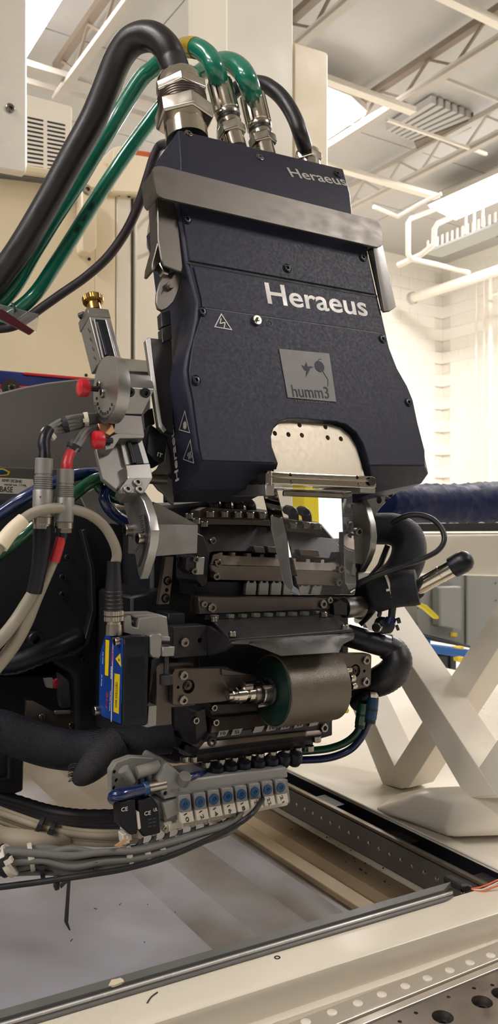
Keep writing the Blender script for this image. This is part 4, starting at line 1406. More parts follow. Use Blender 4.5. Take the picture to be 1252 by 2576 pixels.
# lower carriage
slab('carriage', GP.off(0.012), [(294, 1042), (356, 1046), (364, 1095), (352, 1100), (296, 1092), (284, 1088)], 0.025, 'alu_dark', gn, 0.0006)
slab('wear_block', GP.off(0.006), [(246, 1064), (283, 1068), (290, 1086), (276, 1096), (252, 1084)], 0.012, 'copper', gn, 0.0006)
slab('clamp_yoke', GP.off(0.004), [(262, 1118), (280, 1096), (298, 1088), (364, 1094), (362, 1102), (302, 1102), (286, 1128), (266, 1132)], 0.014, 'alu_dark', gn, 0.0006)
GL = GP.off(0.014)
slab('lower_slide', GL, [(300, 1104), (356, 1100), (376, 1166), (315, 1170)], 0.022, 'alu', gn, 0.0006)
slab('slide_channel', GL.off(-0.0012), [(316, 1104), (344, 1104), (362, 1166), (330, 1167)], 0.002, 'black_plastic', gn, 0)
tube('lead_screw', [(GL.hit(322, 1106, -0.002), 0.0024), (GL.hit(338, 1166, -0.002), 0.0024)], 'bolt_dark', gn, 10, 8, rip=0.06)
slab('end_block', GL.off(-0.004), [(315, 1170), (377, 1166), (384, 1202), (362, 1240), (324, 1240), (310, 1222), (322, 1202)], 0.024, 'alu', gn, 0.0006)
slab('end_block_face', GL.off(-0.0046), [(322, 1202), (384, 1202), (362, 1240), (306, 1240), (302, 1228)], 0.006, 'alu_matt', gn, 0.0005)
slab('slide_side', GL.off(0.004), [(241, 1128), (268, 1134), (302, 1106), (318, 1170), (322, 1202), (294, 1232), (258, 1204)], 0.006, 'alu_matt', gn, 0.0005)
for x, y in ((345, 1215), (320, 1232), (350, 1233)):
    pscrew(GL, x, y, 11, gn, 'low', 'alu_dark', -0.0048)
# quadrant plate, faces left
QS = side(at(350, 1330, 0.775), 10)
qd = slab('quadrant_plate', QS, [(304, 1242), (346, 1238), (362, 1262), (374, 1300), (380, 1335), (378, 1368), (370, 1405), (352, 1458), (346, 1440), (340, 1400), (326, 1330), (312, 1275)], 0.009, 'alu', gn, 0.0007)
slab('quadrant_slot', QS.off(-0.0005), [(362, 1292), (368, 1300), (373, 1330), (370, 1365), (360, 1400), (352, 1424), (346, 1428), (346, 1422), (358, 1390), (364, 1360), (366, 1330), (362, 1302)], 0.001, 'dark_steel', gn, 0)
for i in range(8):
    x, y = 350 + i * 1.1, 1300 + i * 5.5
    a, b = QS.hit(x, y, -0.0003), QS.hit(x + 8 - (i % 2) * 3, y - 3, -0.0003)
    bar('tick_mark', a, b, 0.0005, 0.0003, 'ink', gn, up=B)
for i in range(5):
    a, b = QS.hit(340 + i * 3, 1384 + i * -5, -0.0003), QS.hit(344 + i * 3, 1388 - i * 5, -0.0003)
    bar('tick_mark', a, b, 0.0007, 0.0003, 'ink', gn, up=B)
pscrew(QS, 330, 1334, 15, gn, 'cap', 'bolt_steel')
pscrew(QS, 362, 1354, 15, gn, 'cap', 'bolt_steel')
# cross arm to the laying head
slab('cross_arm', front(at(450, 1355, 0.79)), [(386, 1319), (498, 1320), (496, 1392), (384, 1400)], 0.06, 'alu', gn, 0.0006)
slab('arm_gusset', front(at(430, 1290, 0.815)), [(386, 1262), (404, 1270), (498, 1320), (386, 1320)], 0.01, 'alu_dark', gn, 0.0005)
# mounting flange between arm and lamp head
mf = thing('mount_flange', 'tall thin aluminium mounting plate against the lamp head side', 'plate', HP.hit(400, 1090, 0.03))
slab('edge_plate', HP.off(0.03), [(366, 856), (372, 849), (379, 848), (388, 930), (398, 1000), (408, 1064), (420, 1082), (412, 1088), (398, 1074), (384, 980)], 0.006, 'alu', mf, 0.0006)
slab('web_plate', HP.off(0.036), [(378, 850), (432, 856), (436, 1090), (420, 1084), (404, 1060)], 0.008, 'dark_steel', mf, 0.0006)
for a_, b_ in (((404, 786), (428, 780)), ((406, 826), (430, 816))):
    slab('hinge_leaf', HP.off(0.034), [a_, b_, (b_[0] + 3, b_[1] + 36), (a_[0] + 3, a_[1] + 36)], 0.01, 'dark_steel', mf, 0.0006)
# small black limit switch and its bracket
ls = thing('limit_switch', 'small black sensor box with white print beside the lamp head', 'sensor', HP.hit(400, 1160, 0.01))
slab('case', HP.off(0.04), [(378, 1066), (420, 1096), (424, 1100), (412, 1160), (400, 1166), (368, 1140), (372, 1090)], 0.02, 'black_plastic', ls, 0.001)
ptext('IT', HP, (396, 1142), (408, 1147), 11, 'ink_white', ls, 0.0397, 0.0)
slab('rear_bracket', HP.off(0.064), [(360, 1042), (372, 1030), (384, 1026), (390, 1066), (380, 1070), (374, 1100), (366, 1100)], 0.006, 'alu', ls, 0.0005)
fbr = slab('front_bracket', HP.off(0.058), [(420, 1110), (440, 1196), (437, 1270), (426, 1262), (412, 1240), (400, 1232), (384, 1212), (380, 1190), (396, 1178), (404, 1162), (416, 1162)], 0.004, 'alu_matt', ls, 0.0005)
pcut(fbr, HP, [(429, 1197, 8)], 0.058, 0.006)
lathe('spacer', HP.hit(417, 1206, 0.056), -B, [(0, 0.0052), (0.02, 0.0052)], 'tool_steel', ls, 20)
# ================================================================ fibre laying head (below the lamp)
MP = front(at(683, 1738, 0.85))


def H(x, y, k=0.0):
    return MP.hit(x, y, k)


lh = thing('laying_head', 'black fibre laying head block with rows of steel cutter bars', 'machine head', H(640, 1900, 0.1))
# dark mass of the head
slab('main_block', MP.off(0.125), [(380, 1275), (520, 1262), (800, 1300), (850, 1360), (880, 1420), (880, 1720), (830, 1840), (780, 1868), (500, 1912), (440, 1925), (380, 1900)], 0.2, 'black_body', lh, 0.004)
slab('left_block', MP.off(0.10), [(330, 1500), (430, 1480), (430, 1900), (330, 1880)], 0.12, 'black_body', lh, 0.003)
# --- upper feed manifold
slab('upper_manifold', MP.off(0.105), [(500, 1284), (520, 1276), (640, 1284), (800, 1306), (800, 1334), (640, 1321), (500, 1318)], 0.03, 'tool_steel', lh, 0.0008)
slab('manifold_rail', MP.off(0.10), [(498, 1302), (800, 1312), (800, 1334), (640, 1322), (498, 1320)], 0.02, 'tool_steel', lh, 0.0008)
for x, y in ((528, 1301), (563, 1301), (597, 1302), (628, 1303), (658, 1304), (693, 1311), (727, 1319), (760, 1319), (785, 1321)):
    p = H(x, y, 0.100)
    screw(p, Z, 12 * p.y / FP, lh, 'cap', 'bolt_steel')
for x, y, k in ((475, 1305, 0.09), (493, 1318, 0.08), (513, 1325, 0.095)):
    p = H(x, y, k)
    screw(p, Z, 11 * p.y / FP, lh, 'cap', 'bolt_steel')
# --- sloping dark cover and toothed plates
slab('sloping_cover', MP, [(498, 1320, 0.10), (640, 1322, 0.10), (835, 1345, 0.10), (852, 1400, 0.07), (700, 1386, 0.07), (536, 1388, 0.07), (510, 1400, 0.07)], 0.03, 'dark_steel', lh, 0.0008)
slab('side_cheek', MP.off(0.062), [(494, 1340), (512, 1348), (528, 1390), (522, 1470), (508, 1478), (494, 1460)], 0.05, 'dark_steel', lh, 0.001)
teeth = [(535, 1396, 0.068)]
xs = [560, 583, 592, 624, 632, 656, 664, 692, 700, 726, 735, 760, 770, 796, 805]
y0 = lambda x: 1388 + (x - 535) * 0.045
up = True
for i, x in enumerate(xs):
    d = 8 if i % 2 else 0
    e = 8 - d
    teeth.append((x, y0(x) + (0 if i % 2 == 0 else 8), 0.066))
    teeth.append((x, y0(x) + (8 if i % 2 == 0 else 0), 0.066))
teeth += [(842, 1404, 0.066), (846, 1430, 0.058), (530, 1420, 0.058)]
slab('toothed_plate', MP, teeth, 0.012, 'worn_steel', lh, 0.0004)
slab('cutter_bar', MP, [(530, 1421, 0.056), (848, 1431, 0.056), (846, 1466, 0.060), (548, 1459, 0.060), (534, 1450, 0.058)], 0.02, 'tool_steel', lh, 0.0006)
for i, (x0, x1) in enumerate(((638, 664), (672, 694), (742, 790))):
    slab('tow_guide', MP.off(0.064), [(x0, 1374), (x1, 1376), (x1 + 4, 1392), (x0 + 4, 1390)], 0.01, 'tool_steel', lh, 0.0005)
for x, y, r, k in ((531, 1360, 9, 0.075), (544, 1416, 10, 0.058), (540, 1450, 9.5, 0.056), (840, 1425, 10, 0.056), (836, 1458, 9, 0.056)):
    pscrew(MP, x, y, r, lh, 'cap', 'bolt_steel', k)
# --- pale cutter fingers
slab('finger_recess', MP.off(0.072), [(492, 1462), (850, 1468), (850, 1502), (492, 1500)], 0.04, 'black_body', lh, 0.0005)
for x0, x1 in ((619, 646), (652, 677), (683, 709), (714, 740), (746, 772), (778, 802)):
    slab('cutter_finger', MP.off(0.062), [(x0 + 3, 1466), (x0 + 3, 1461), (x0 + 9, 1461), (x0 + 9, 1466), (x1 - 8, 1466), (x1 - 8, 1461), (x1 - 2, 1461), (x1 - 2, 1466), (x1, 1468), (x1 - 3, 1497), (x0 - 2, 1497), (x0, 1468)], 0.006, 'alu_matt', lh, 0.0004)
# --- lower clamp bar
slab('clamp_bar', MP, [(500, 1501, 0.042), (838, 1506, 0.042), (838, 1532, 0.0425), (500, 1546, 0.0425)], 0.02, 'tool_steel', lh, 0.0007)
for x, y, r in ((513, 1520, 8.5), (532, 1529, 12), (811, 1520, 11), (828, 1510, 8.5)):
    pscrew(MP, x, y, r, lh, 'low', 'bolt_steel', 0.0415)
for x in (544, 583, 615, 648, 680, 711, 741, 771, 802):
    y = 1552 - (x - 544) * 0.037
    slab('bar_tab', MP.off(0.036), [(x - 7, y - 4), (x + 7, y - 4.5), (x + 6, y + 5), (x - 7, y + 5)], 0.01, 'alu_matt', lh, 0.0003)
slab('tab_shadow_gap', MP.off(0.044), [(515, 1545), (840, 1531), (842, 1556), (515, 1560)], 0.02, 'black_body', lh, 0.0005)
# right end: cylinder and black cube
lathe('end_cylinder', H(890, 1527, 0.05), B, [(-0.016, 0.0124), (-0.0145, 0.0128), (-0.013, 0.0124), (-0.0115, 0.0128), (0.011, 0.0128), (0.0118, 0.0122)], 'alu_dark', lh, 28)
slab('end_cube', MP.off(0.036), [(838, 1518), (856, 1508), (873, 1519), (873, 1548), (840, 1547)], 0.015, 'black_anod', lh, 0.0006)
slab('right_frame', MP.off(0.06), [(846, 1380), (900, 1386), (904, 1500), (850, 1502)], 0.04, 'dark_steel', lh, 0.001)
lathe('frame_pin', H(886, 1434, 0.058), MP.n, [(0, 0.0042), (0.003, 0.0042), (0.0036, 0.0036)], 'alu', lh, 18)
# left details: strap with two screws, small clamp block
sst = slab('side_strap', MP.off(0.05), [(416, 1400), (438, 1400), (432, 1470), (426, 1520), (400, 1522), (408, 1460)], 0.008, 'tool_steel', lh, 0.0006)
for x, y, r in ((421, 1461, 12), (416, 1505, 12)):
    pscrew(MP, x, y, r * .8, lh, 'low', 'tool_steel', 0.0558)
pcut(sst, MP, [(421, 1461, 12), (416, 1505, 12), (419, 1484, 5)], 0.05, 0.006)
slab('clamp_block', MP.off(0.035), [(468, 1404), (478, 1396), (494, 1402), (498, 1446), (484, 1446), (466, 1430)], 0.02, 'dark_steel', lh, 0.0006)
slab('clamp_block_face', MP.off(0.033), [(494, 1402), (515, 1402), (512, 1446), (492, 1446)], 0.012, 'alu', lh, 0.0005)
pscrew(MP, 489, 1407, 8, lh, 'cap', 'bolt_steel', 0.034)
pscrew(MP, 485, 1437, 8, lh, 'cap', 'bolt_steel', 0.034)
pscrew(MP, 450, 1406, 8, lh, 'cap', 'bolt_dark', 0.05)
# upper black push-in fittings with blue tubes
for i, (x, y) in enumerate(((533, 1257), (563, 1255), (594, 1258), (626, 1266), (724, 1276), (757, 1278))):
    t = thing('push_fitting', ('first', 'second', 'third', 'fourth', 'fifth', 'last')[i] + ' black push-in air fitting from the left above the upper manifold', 'air fitting', H(x, y + 16, 0.115), 'air fittings above the upper manifold')
    b0 = H(x + 6, y + 24, 0.115)
    tube('elbow', [(b0, 0.0062), (H(x + 5, y + 8, 0.115), 0.0066), (H(x, y - 2, 0.12), 0.0066), (H(x - 12, y - 8, 0.13), 0.006)], 'black_plastic', t, 14, 4)
    lathe('release_ring', H(x + 4, y + 2, 0.108), (CAM - H(x, y)).normalized() + Z * 0.4, [(0, 0.0048), (0.004, 0.0048), (0.005, 0.0038)], 'black_anod', t, 16)
    tube('air_tube', [(H(x - 12, y - 8, 0.13), 0.0032), (H(x - 28, y - 12, 0.16), 0.0032), (H(x - 44, y - 10, 0.2), 0.0032)], 'blue_tube', t, 10, 4)
tube('air_tube', [(H(478, 1236, 0.1), .0035), (H(495, 1246, 0.09), .0035), (H(520, 1250, 0.1), .0035), (H(545, 1244, 0.12), .0035)], 'blue_tube', None, 10, 6, 'blue air tube curling under the lamp head left corner', 'tube')
# --- roller guard
gd = thing('roller_guard', 'dark flat guard plate with curved bright lip above the roller', 'guard', H(720, 1600, 0.0))
slab('guard_plate', MP, [(533, 1559, 0.034), (838, 1548, 0.034), (888, 1583, -0.022), (577, 1608, -0.022)], 0.003, 'dark_steel', gd, 0.0006, vec=Z * -1)
for x, y, k in ((538, 1563, 0.03), (813, 1551, 0.03), (584, 1600, -0.018), (867, 1583, -0.018)):
    p = H(x, y, k)
    screw(p, Z, 10 * p.y / FP, gd, 'cap', 'bolt_steel')
e_t = [(580, 1612), (640, 1608), (700, 1604), (760, 1600), (820, 1597), (862, 1594), (891, 1591)]
e_b = [(584, 1620), (625, 1621), (662, 1632), (706, 1650), (852, 1641), (862, 1621), (889, 1607)]
kb_ = [-0.024, -0.028, -0.036, -0.046, -0.046, -0.034, -0.026]
r0_ = [H(x, y, -0.0235) for x, y in e_t]
r1_ = [H(x, (y + yb) / 2, (-0.0235 + k) / 2 - 0.003) for (x, y), (xb, yb), k in zip(e_t, e_b, kb_)]
r2_ = [H(x, y, k) for (x, y), k in zip(e_b, kb_)]
bm = bmesh.new()
vs = [[bm.verts.new(p) for p in r] for r in (r0_, r1_, r2_)]
for a, b in zip(vs, vs[1:]):
    for i in range(len(a) - 1):
        bm.faces.new((a[i], a[i + 1], b[i + 1], b[i]))
bmesh.ops.solidify(bm, geom=list(bm.faces), thickness=0.0012)
mk('guard_lip', bm, 'lip_steel', gd, 0, 1, 60)
solid('guard_gusset', [H(520, 1574, 0.03), H(578, 1610, -0.02), H(582, 1620, -0.022), H(556, 1640, 0.0), H(522, 1650, 0.03)], [p + B * 0.006 for p in [H(520, 1574, 0.03), H(578, 1610, -0.02), H(582, 1620, -0.022), H(556, 1640, 0.0), H(522, 1650, 0.03)]], 'dark_steel', gd, 0.0005)
gbl = slab('guard_block', MP.off(0.03), [(435, 1577), (521, 1573), (522, 1650), (435, 1657)], 0.03, 'dark_steel', gd, 0.0008)
slab('guard_step', MP.off(0.045), [(424, 1543), (466, 1542), (466, 1575), (424, 1577)], 0.03, 'black_anod', gd, 0.0008)
pscrew(MP, 463, 1616, 12, gd, 'low', 'bolt_steel', 0.029)
pcut(gbl, MP, [(503, 1611, 7)], 0.03, 0.01)
slab('inner_block', MP.off(0.055), [(500, 1600), (860, 1590), (870, 1700), (500, 1700)], 0.05, 'black_body', gd, 0.001)
# --- compaction roller
ro = thing('compaction_roller', 'green rubber compaction roller with a tan woven cover', 'roller', H(760, 1830, 0.0))
RC, RE = H(683, 1738, 0.0), H(829, 1722, 0.0)
ax = (RE - RC)
RL = ax.length
ax.normalize()
RR = 91 * 0.85 / FP
lathe('rubber_core', RC, ax, [(-0.0008, RR * 0.5), (-0.0008, RR - 0.0022), (RL - 0.001, RR - 0.0022)], 'roller_green', ro, 72)
lathe('end_ring', RC, ax, [(-0.0016, RR * 0.30), (-0.0016, RR - 0.003), (0.001, RR - 0.0012)], 'roller_green', ro, 72)
lathe('tread_cover', RC, ax, [(0.0, RR - 0.0016), (0.0006, RR), (RL - 0.0006, RR), (RL, RR - 0.0018), (RL, 0.004)], 'roller_tread', ro, 72)
hb = H(672, 1729, -0.004)
lathe('hub_flange', RC - ax * 0.002, -ax, [(0, 0.0140), (0.002, 0.0146), (0.004, 0.0136)], 'dark_steel', ro, 32)
lathe('hub_collar', RC - ax * 0.005, -ax, [(0, 0.0118), (0.001, 0.0126), (0.0095, 0.0126), (0.0105, 0.0116)], 'nickel', ro, 32)
for a in (0.6, 2.6, 4.7):
    u, v = basis(-ax)
    d = u * math.cos(a) + v * math.sin(a)
    lathe('collar_screw', RC - ax * 0.006 + d * 0.0135, -ax, [(0, 0.003), (0.011, 0.003), (0.0118, 0.0024)], 'bolt_steel', ro, 14)
lathe('shaft_seal', RC - ax * 0.015, -ax, [(0, 0.0098), (0.004, 0.0098)], 'black_anod', ro, 28)
lathe('lock_nut', RC - ax * 0.019, -ax, [(0, 0.0105), (0.005, 0.0108), (0.0056, 0.0098)], 'bolt_steel', ro, 28)
lathe('shaft', RC - ax * 0.024, -ax, [(0, 0.0086), (0.007, 0.0086), (0.0072, 0.006), (0.011, 0.006), (0.0112, 0.0082), (0.021, 0.0082), (0.0216, 0.0072), (0.026, 0.007), (0.0262, 0.0052), (0.031, 0.005)], 'chrome', ro, 28)
sc_ = RC - ax * 0.028 + Z * 0.0085 - A * 0.003
lathe('clamp_screw', sc_, -ax, [(0, 0.0048), (0.009, 0.0048), (0.0094, 0.0042)], 'bolt_steel', ro, 18)
lathe('set_screw', RC - ax * 0.042 - Z * 0.006 - A * 0.005, -A - Z * 0.4, [(0, 0.002), (0.0012, 0.002)], 'ink', ro, 10)
# right hub screws
for x, y, r in ((876, 1686, 9), (884, 1706, 12), (889, 1726, 10)):
    lathe('hub_nut', H(x - 6, y, 0.008), ax, [(0, r * 0.00042), (0.006, r * 0.00042), (0.007, r * 0.00036)], 'nickel', ro, 16)
# --- roller arms
al = thing('roller_support', 'steel roller arm plate with round bore, left of the roller', 'arm', H(500, 1770, 0.02))
AP = MP.off(0.012)
apl = slab('arm_plate', AP, [(433, 1692), (440, 1684), (480, 1681), (574, 1679), (596, 1690), (640, 1700), (650, 1716), (650, 1745), (560, 1766), (440, 1776), (434, 1772)], 0.008, 'tool_steel', al, 0.0008)
slab('back_plate', MP.off(0.022), [(392, 1672), (484, 1667), (492, 1676), (492, 1775), (432, 1781), (433, 1824), (388, 1828), (392, 1780)], 0.008, 'tool_steel', al, 0.0008)
pcut(apl, AP, [(474, 1727, 18), (448, 1729, 4)], 0, 0.0072)
lathe('bore_bush', AP.hit(470, 1723, 0.005), AP.n, [(0, 12.5 * 0.00041), (0.002, 12.5 * 0.00041), (0.0024, 11.5 * 0.00041)], 'tool_steel', al, 24)
pscrew(AP, 470, 1723, 7, al, 'low', 'dark_steel', 0.0027)
pscrew(AP, 461, 1699, 12, al, 'low', 'bolt_steel')
pscrew(AP, 460, 1761, 12, al, 'low', 'bolt_steel')
slab('arm_web', AP.off(-0.004), [(560, 1682), (600, 1690), (640, 1700), (560, 1700)], 0.004, 'tool_steel', al, 0.0008)
ar = thing('roller_support', 'steel roller arm plate right of the roller beside the black elbow hose', 'arm', H(905, 1735, 0.02))
AQ = MP.off(0.02)
aqp = slab('arm_plate', AQ, [(850, 1644), (930, 1645), (935, 1650), (933, 1722), (926, 1728), (884, 1738), (860, 1738)], 0.012, 'tool_steel', ar, 0.0008)
pcut(aqp, AQ, [(893, 1688, 17), (916, 1688, 4)], 0, 0.009)
lathe('bore_bush', AQ.hit(890, 1686, 0.005), AQ.n, [(0, 12.5 * 0.00047), (0.002, 12.5 * 0.00047), (0.0024, 11.5 * 0.00047)], 'tool_steel', ar, 24)
pscrew(AQ, 891, 1687, 6, ar, 'low', 'dark_steel', 0.0027)
pscrew(AQ, 919, 1661, 11, ar, 'low', 'bolt_steel')
pscrew(AQ, 918, 1715, 11, ar, 'low', 'bolt_steel')
# --- lower cutter bars below the roller
lw = thing('lower_cutter', 'lower steel cutter bars with paper number tags under the roller', 'cutter', H(640, 1880, 0.05))
slab('frame_block', MP.off(0.05), [(478, 1780), (520, 1776), (700, 1770), (836, 1790), (836, 1850), (786, 1865), (500, 1912), (480, 1905)], 0.06, 'black_body', lw, 0.001)
slab('cheek_plate', MP.off(0.028), [(492, 1790), (516, 1780), (524, 1850), (506, 1886), (492, 1880)], 0.05, 'dark_steel', lw, 0.001)
slab('upper_bar', MP, [(536, 1806, 0.03), (660, 1795, 0.03), (850, 1780, 0.03), (832, 1818, 0.024), (530, 1850, 0.024)], 0.012, 'tool_steel', lw, 0.0006)
slab('dark_bar', MP.off(0.036), [(530, 1772), (850, 1760), (850, 1800), (530, 1812)], 0.02, 'dark_steel', lw, 0.0008)
for i, (x0, s) in enumerate(((546, '10'), (581, '22'), (636, None), (669, '16'), (704, '18'), (738, '20'), (776, None))):
    yb = 1850 - (x0 - 546) * 0.115
    tg = slab('number_tag', MP.off(0.0205), [(x0 + 6, yb - 11), (x0 + 30, yb - 14), (x0 + 22, yb + 1), (x0, yb + 5)], 0.001, 'alu_matt', lw, 0.0002)
    if s:
        ptext(s, MP, (x0 + 9, yb - 4), (x0 + 21, yb - 6), 8, 'ink', tg, 0.0202, 0.0)
slab('lower_bar', MP, [(514, 1866, 0.02), (806, 1836, 0.02), (809, 1846, 0.018), (500, 1884, 0.018)], 0.015, 'worn_steel', lw, 0.0006)
slab('tag_recess', MP.off(0.023), [(525, 1846), (830, 1812), (822, 1838), (514, 1872)], 0.01, 'dark_steel', lw, 0.0004)
slab('lower_edge', MP, [(500, 1884, 0.018), (809, 1846, 0.018), (806, 1858, 0.022), (490, 1900, 0.022)], 0.015, 'dark_steel', lw, 0.0006)
for x, y, r in ((535, 1779, 8.5), (539, 1816, 9), (528, 1864, 12), (809, 1829, 11), (489, 1811, 9)):
    pscrew(MP, x, y, r, lw, 'cap', 'bolt_steel' if y != 1864 else 'dark_steel', 0.024)
# --- lower manifold with caps and black bulbs
lm = thing('lower_manifold', 'lower air manifold with a row of steel cap screws', 'manifold', H(640, 1915, 0.03))
slab('manifold_bar', MP.off(0.026), [(490, 1902), (500, 1890), (790, 1858), (787, 1879), (510, 1916), (492, 1918)], 0.04, 'dark_steel', lm, 0.001)
for x, y in ((519, 1921), (556, 1914), (589, 1909), (622, 1904), (654, 1899), (685, 1894), (719, 1890), (748, 1884), (778, 1880), (796, 1856)):
    p = H(x, y, 0.018)
    screw(p + Z * 0.002, -Z, 11.5 * p.y / FP, lm, 'cap', 'bolt_steel')
for x, y in ((464, 1903), (486, 1903)):
    p = H(x, y, 0.02)
    screw(p, -Z, 11 * p.y / FP, lm, 'cap', 'bolt_steel')
for i, (x, y) in enumerate(((545, 1944), (580, 1938), (614, 1932), (650, 1928), (684, 1922), (714, 1916), (744, 1911))):
    t = thing('push_fitting', ('leftmost', 'second', 'third', 'middle', 'fifth', 'sixth', 'rightmost')[i] + ' round black air fitting in the row below the lower manifold', 'air fitting', H(x, y, 0.04), 'air fittings below the lower manifold')
    lathe('bulb', H(x, y - 18, 0.012), -Z * 1 + A * 0.35, [(0, 0.0066), (0.003, 0.0084), (0.010, 0.0086), (0.0145, 0.0068), (0.0165, 0.004)], 'black_plastic', t, 18)
    tube('tail', [(H(x, y, 0.05), 0.005), (H(x - 8, y + 6, 0.07), 0.005), (H(x - 12, y + 2, 0.1), 0.0045)], 'black_plastic', t, 12, 4)

# ================================================================ laser sensor at left
ls2 = thing('laser_sensor', 'blue and black laser distance sensor with yellow labels', 'sensor', at(300, 1828, 0.74))
LF = front(at(312, 1720, 0.735))
f = [LF.hit(311, 1602), LF.hit(375, 1600), LF.hit(370, 1823), LF.hit(309, 1828)]
bk0 = [p + A * 0.03 for p in f]
slab('sensor_body', LF, [(311, 1602), (375, 1600), (370, 1823), (309, 1828)], 0.006, 'black_plastic', ls2, 0.0008)
SL = side(LF.hit(310, 1715) , 0)
blue = [(264, 1594), (311, 1603), (313, 1630), (310, 1700), (309, 1826), (302, 1828), (255, 1806), (246, 1792), (248, 1650), (252, 1630)]
slab('sensor_case', SL.off(0.0005), blue, 0.0215, 'black_plastic', ls2, 0.0008)
slab('blue_label', SL.off(-0.0002), [(265, 1598), (308, 1606), (309, 1628), (307, 1700), (306, 1822), (257, 1802), (249, 1790), (251, 1650), (255, 1632)], 0.0008, 'label_blue', ls2, 0)
slab('optic_window', LF.off(-0.0006), [(321, 1646), (334, 1642), (363, 1642), (361, 1804), (319, 1809)], 0.001, 'window_dark', ls2, 0.0003)
KL = -0.0005
slab('yellow_label', SL.off(KL), [(264, 1606), (276, 1609), (273, 1704), (262, 1700)], 0.0003, 'ink', ls2, 0)
slab('yellow_label', SL.off(KL - 0.0002), [(265.5, 1609), (274.5, 1611), (272, 1701), (263.5, 1698)], 0.0003, 'label_yellow', ls2, 0)
slab('yellow_label', SL.off(KL), [(288, 1694), (301, 1697), (298, 1796), (285, 1790)], 0.0003, 'label_yellow', ls2, 0)
slab('warning_sign', SL.off(KL), [(302, 1644), (304, 1678), (290, 1657)], 0.0003, 'label_yellow', ls2, 0)
lathe('warning_burst', SL.hit(299, 1660, KL - 0.0003), -B, [(0, 0.0016), (0.0002, 0.0016)], 'ink', ls2, 8, flute=0.5)
slab('label_line', SL.off(KL), [(283.5, 1604), (284.6, 1604), (280, 1816), (278.8, 1815)], 0.0003, 'ink_white', ls2, 0)
ptext('opto', SL, (279.5, 1709), (280.5, 1676), 8, 'ink_white', ls2, KL - 0.0002, 0.012)
ptext('NCDT', SL, (280.5, 1672), (282.5, 1632), 8, 'ink_red', ls2, KL - 0.0002, 0.012)
ptext('laser on', SL, (258, 1670), (259, 1640), 4, 'ink_white', ls2, KL - 0.0002, 0.0)
ptext('touch on', SL, (255, 1726), (256, 1697), 4, 'ink_white', ls2, KL - 0.0002, 0.0)
ptext('ME', SL, (268, 1780), (270, 1742), 10, 'ink_red', ls2, KL - 0.0002, 0.0)
ptext('MICRO-EPSILON', SL, (276, 1788), (278, 1738), 3, 'ink_white', ls2, KL - 0.0002, 0.0)
for j, xx in enumerate((291, 294)):
    ptext('LASER RADIATION', SL, (xx - 1, 1780), (xx + 1, 1716), 2.2, 'ink', ls2, KL - 0.0003, 0.0)
pscrew(SL, 300, 1614, 11, ls2, 'cap', 'bolt_steel', -0.0005)
pscrew(SL, 250, 1786, 12, ls2, 'cap', 'bolt_steel', 0.0)
# connector boot and cable
cn = thing('sensor_connector', 'knurled metal connector with black boot on top of the laser sensor', 'connector', at(288, 1590, 0.755))
cb0 = at(286, 1596, 0.755)
um = 0.755 / FP
lathe('plug_base', cb0, Z, [(0, 23 * um), (26 * um, 22 * um)], 'nickel', cn, 24)
lathe('plug_neck', cb0, Z, [(24 * um, 20 * um), (34 * um, 20 * um)], 'nickel', cn, 24)
lathe('knurled_ring', cb0, Z, [(33 * um, 22 * um), (35 * um, 25 * um), (46 * um, 25 * um), (47 * um, 22 * um), (49 * um, 25 * um), (60 * um, 25 * um), (62 * um, 22 * um)], 'nickel', cn, 60, flute=0.96, smooth=25)
lathe('strain_boot', cb0 + Z * 60 * um, Z, [(0, 23 * um), (20 * um, 23 * um), (60 * um, 21 * um), (100 * um, 17.5 * um), (124 * um, 17 * um), (124 * um, 13 * um)], 'black_rubber', cn, 24)
for k in range(5):
    lathe('boot_ridge', cb0 + Z * (66 + k * 10) * um, Z, [(0, 23 * um), (2 * um, 24.2 * um), (4 * um, 23 * um)], 'black_rubber', cn, 24)
tube('sensor_cable', [(cb0 + Z * 170 * um, 12.5 * um), (at(294, 1398, 0.755), 12.5 * um), (at(286, 1365, 0.75), 12.5 * um), (at(262, 1324, 0.745), 12.5 * um), (at(225, 1295, 0.735), 12.5 * um), (at(175, 1280, 0.72), 12.5 * um), (at(120, 1280, 0.705), 12.5 * um), (at(75, 1295, 0.70), 12.5 * um), (at(35, 1330, 0.69), 12.5 * um), (at(-5, 1380, 0.68), 13 * um), (at(-50, 1430, 0.67), 13 * um)],
     'cable_beige', None, 18, 8, 'beige sensor cable arching in front of the metal connectors', 'cable')
tube('cable_marker', [(at(60, 1307, 0.696), 17 * um), (at(28, 1337, 0.689), 18 * um), (at(0, 1374, 0.681), 19 * um)], 'sleeve_white', None, 18, 5, 'cream marker sleeve on the beige sensor cable', 'sleeve')
# sensor bracket
sb = thing('sensor_bracket', 'machined aluminium bracket clamping the laser sensor', 'bracket', at(390, 1660, 0.76))
SB = front(at(360, 1580, 0.765))
slab('bracket_body', SB, [(310, 1553), (330, 1547), (332, 1576), (346, 1580), (350, 1556), (400, 1548), (420, 1553), (426, 1610), (428, 1614), (410, 1614), (372, 1598), (345, 1602), (312, 1592)], 0.03, 'valve_grey', sb, 0.001)
slab('bracket_top', SB.off(0.004), [(330, 1547), (400, 1545), (422, 1552), (420, 1560), (340, 1556)], 0.03, 'valve_grey', sb, 0.001)
slab('clamp_jaw', front(at(392, 1625, 0.752)), [(376, 1600), (384, 1595), (400, 1593), (408, 1598), (407, 1648), (400, 1656), (384, 1655), (377, 1645)], 0.016, 'alu_matt', sb, 0.001)
slab('clamp_nut', front(at(425, 1640, 0.757)), [(409, 1628), (440, 1627), (438, 1651), (409, 1652)], 0.016, 'alu_matt', sb, 0.0006)
slab('bracket_tongue', front(at(410, 1605, 0.757)), [(400, 1600), (428, 1602), (428, 1613), (400, 1612)], 0.02, 'alu_matt', sb, 0.0005)
c = at(418, 1655, 0.762)
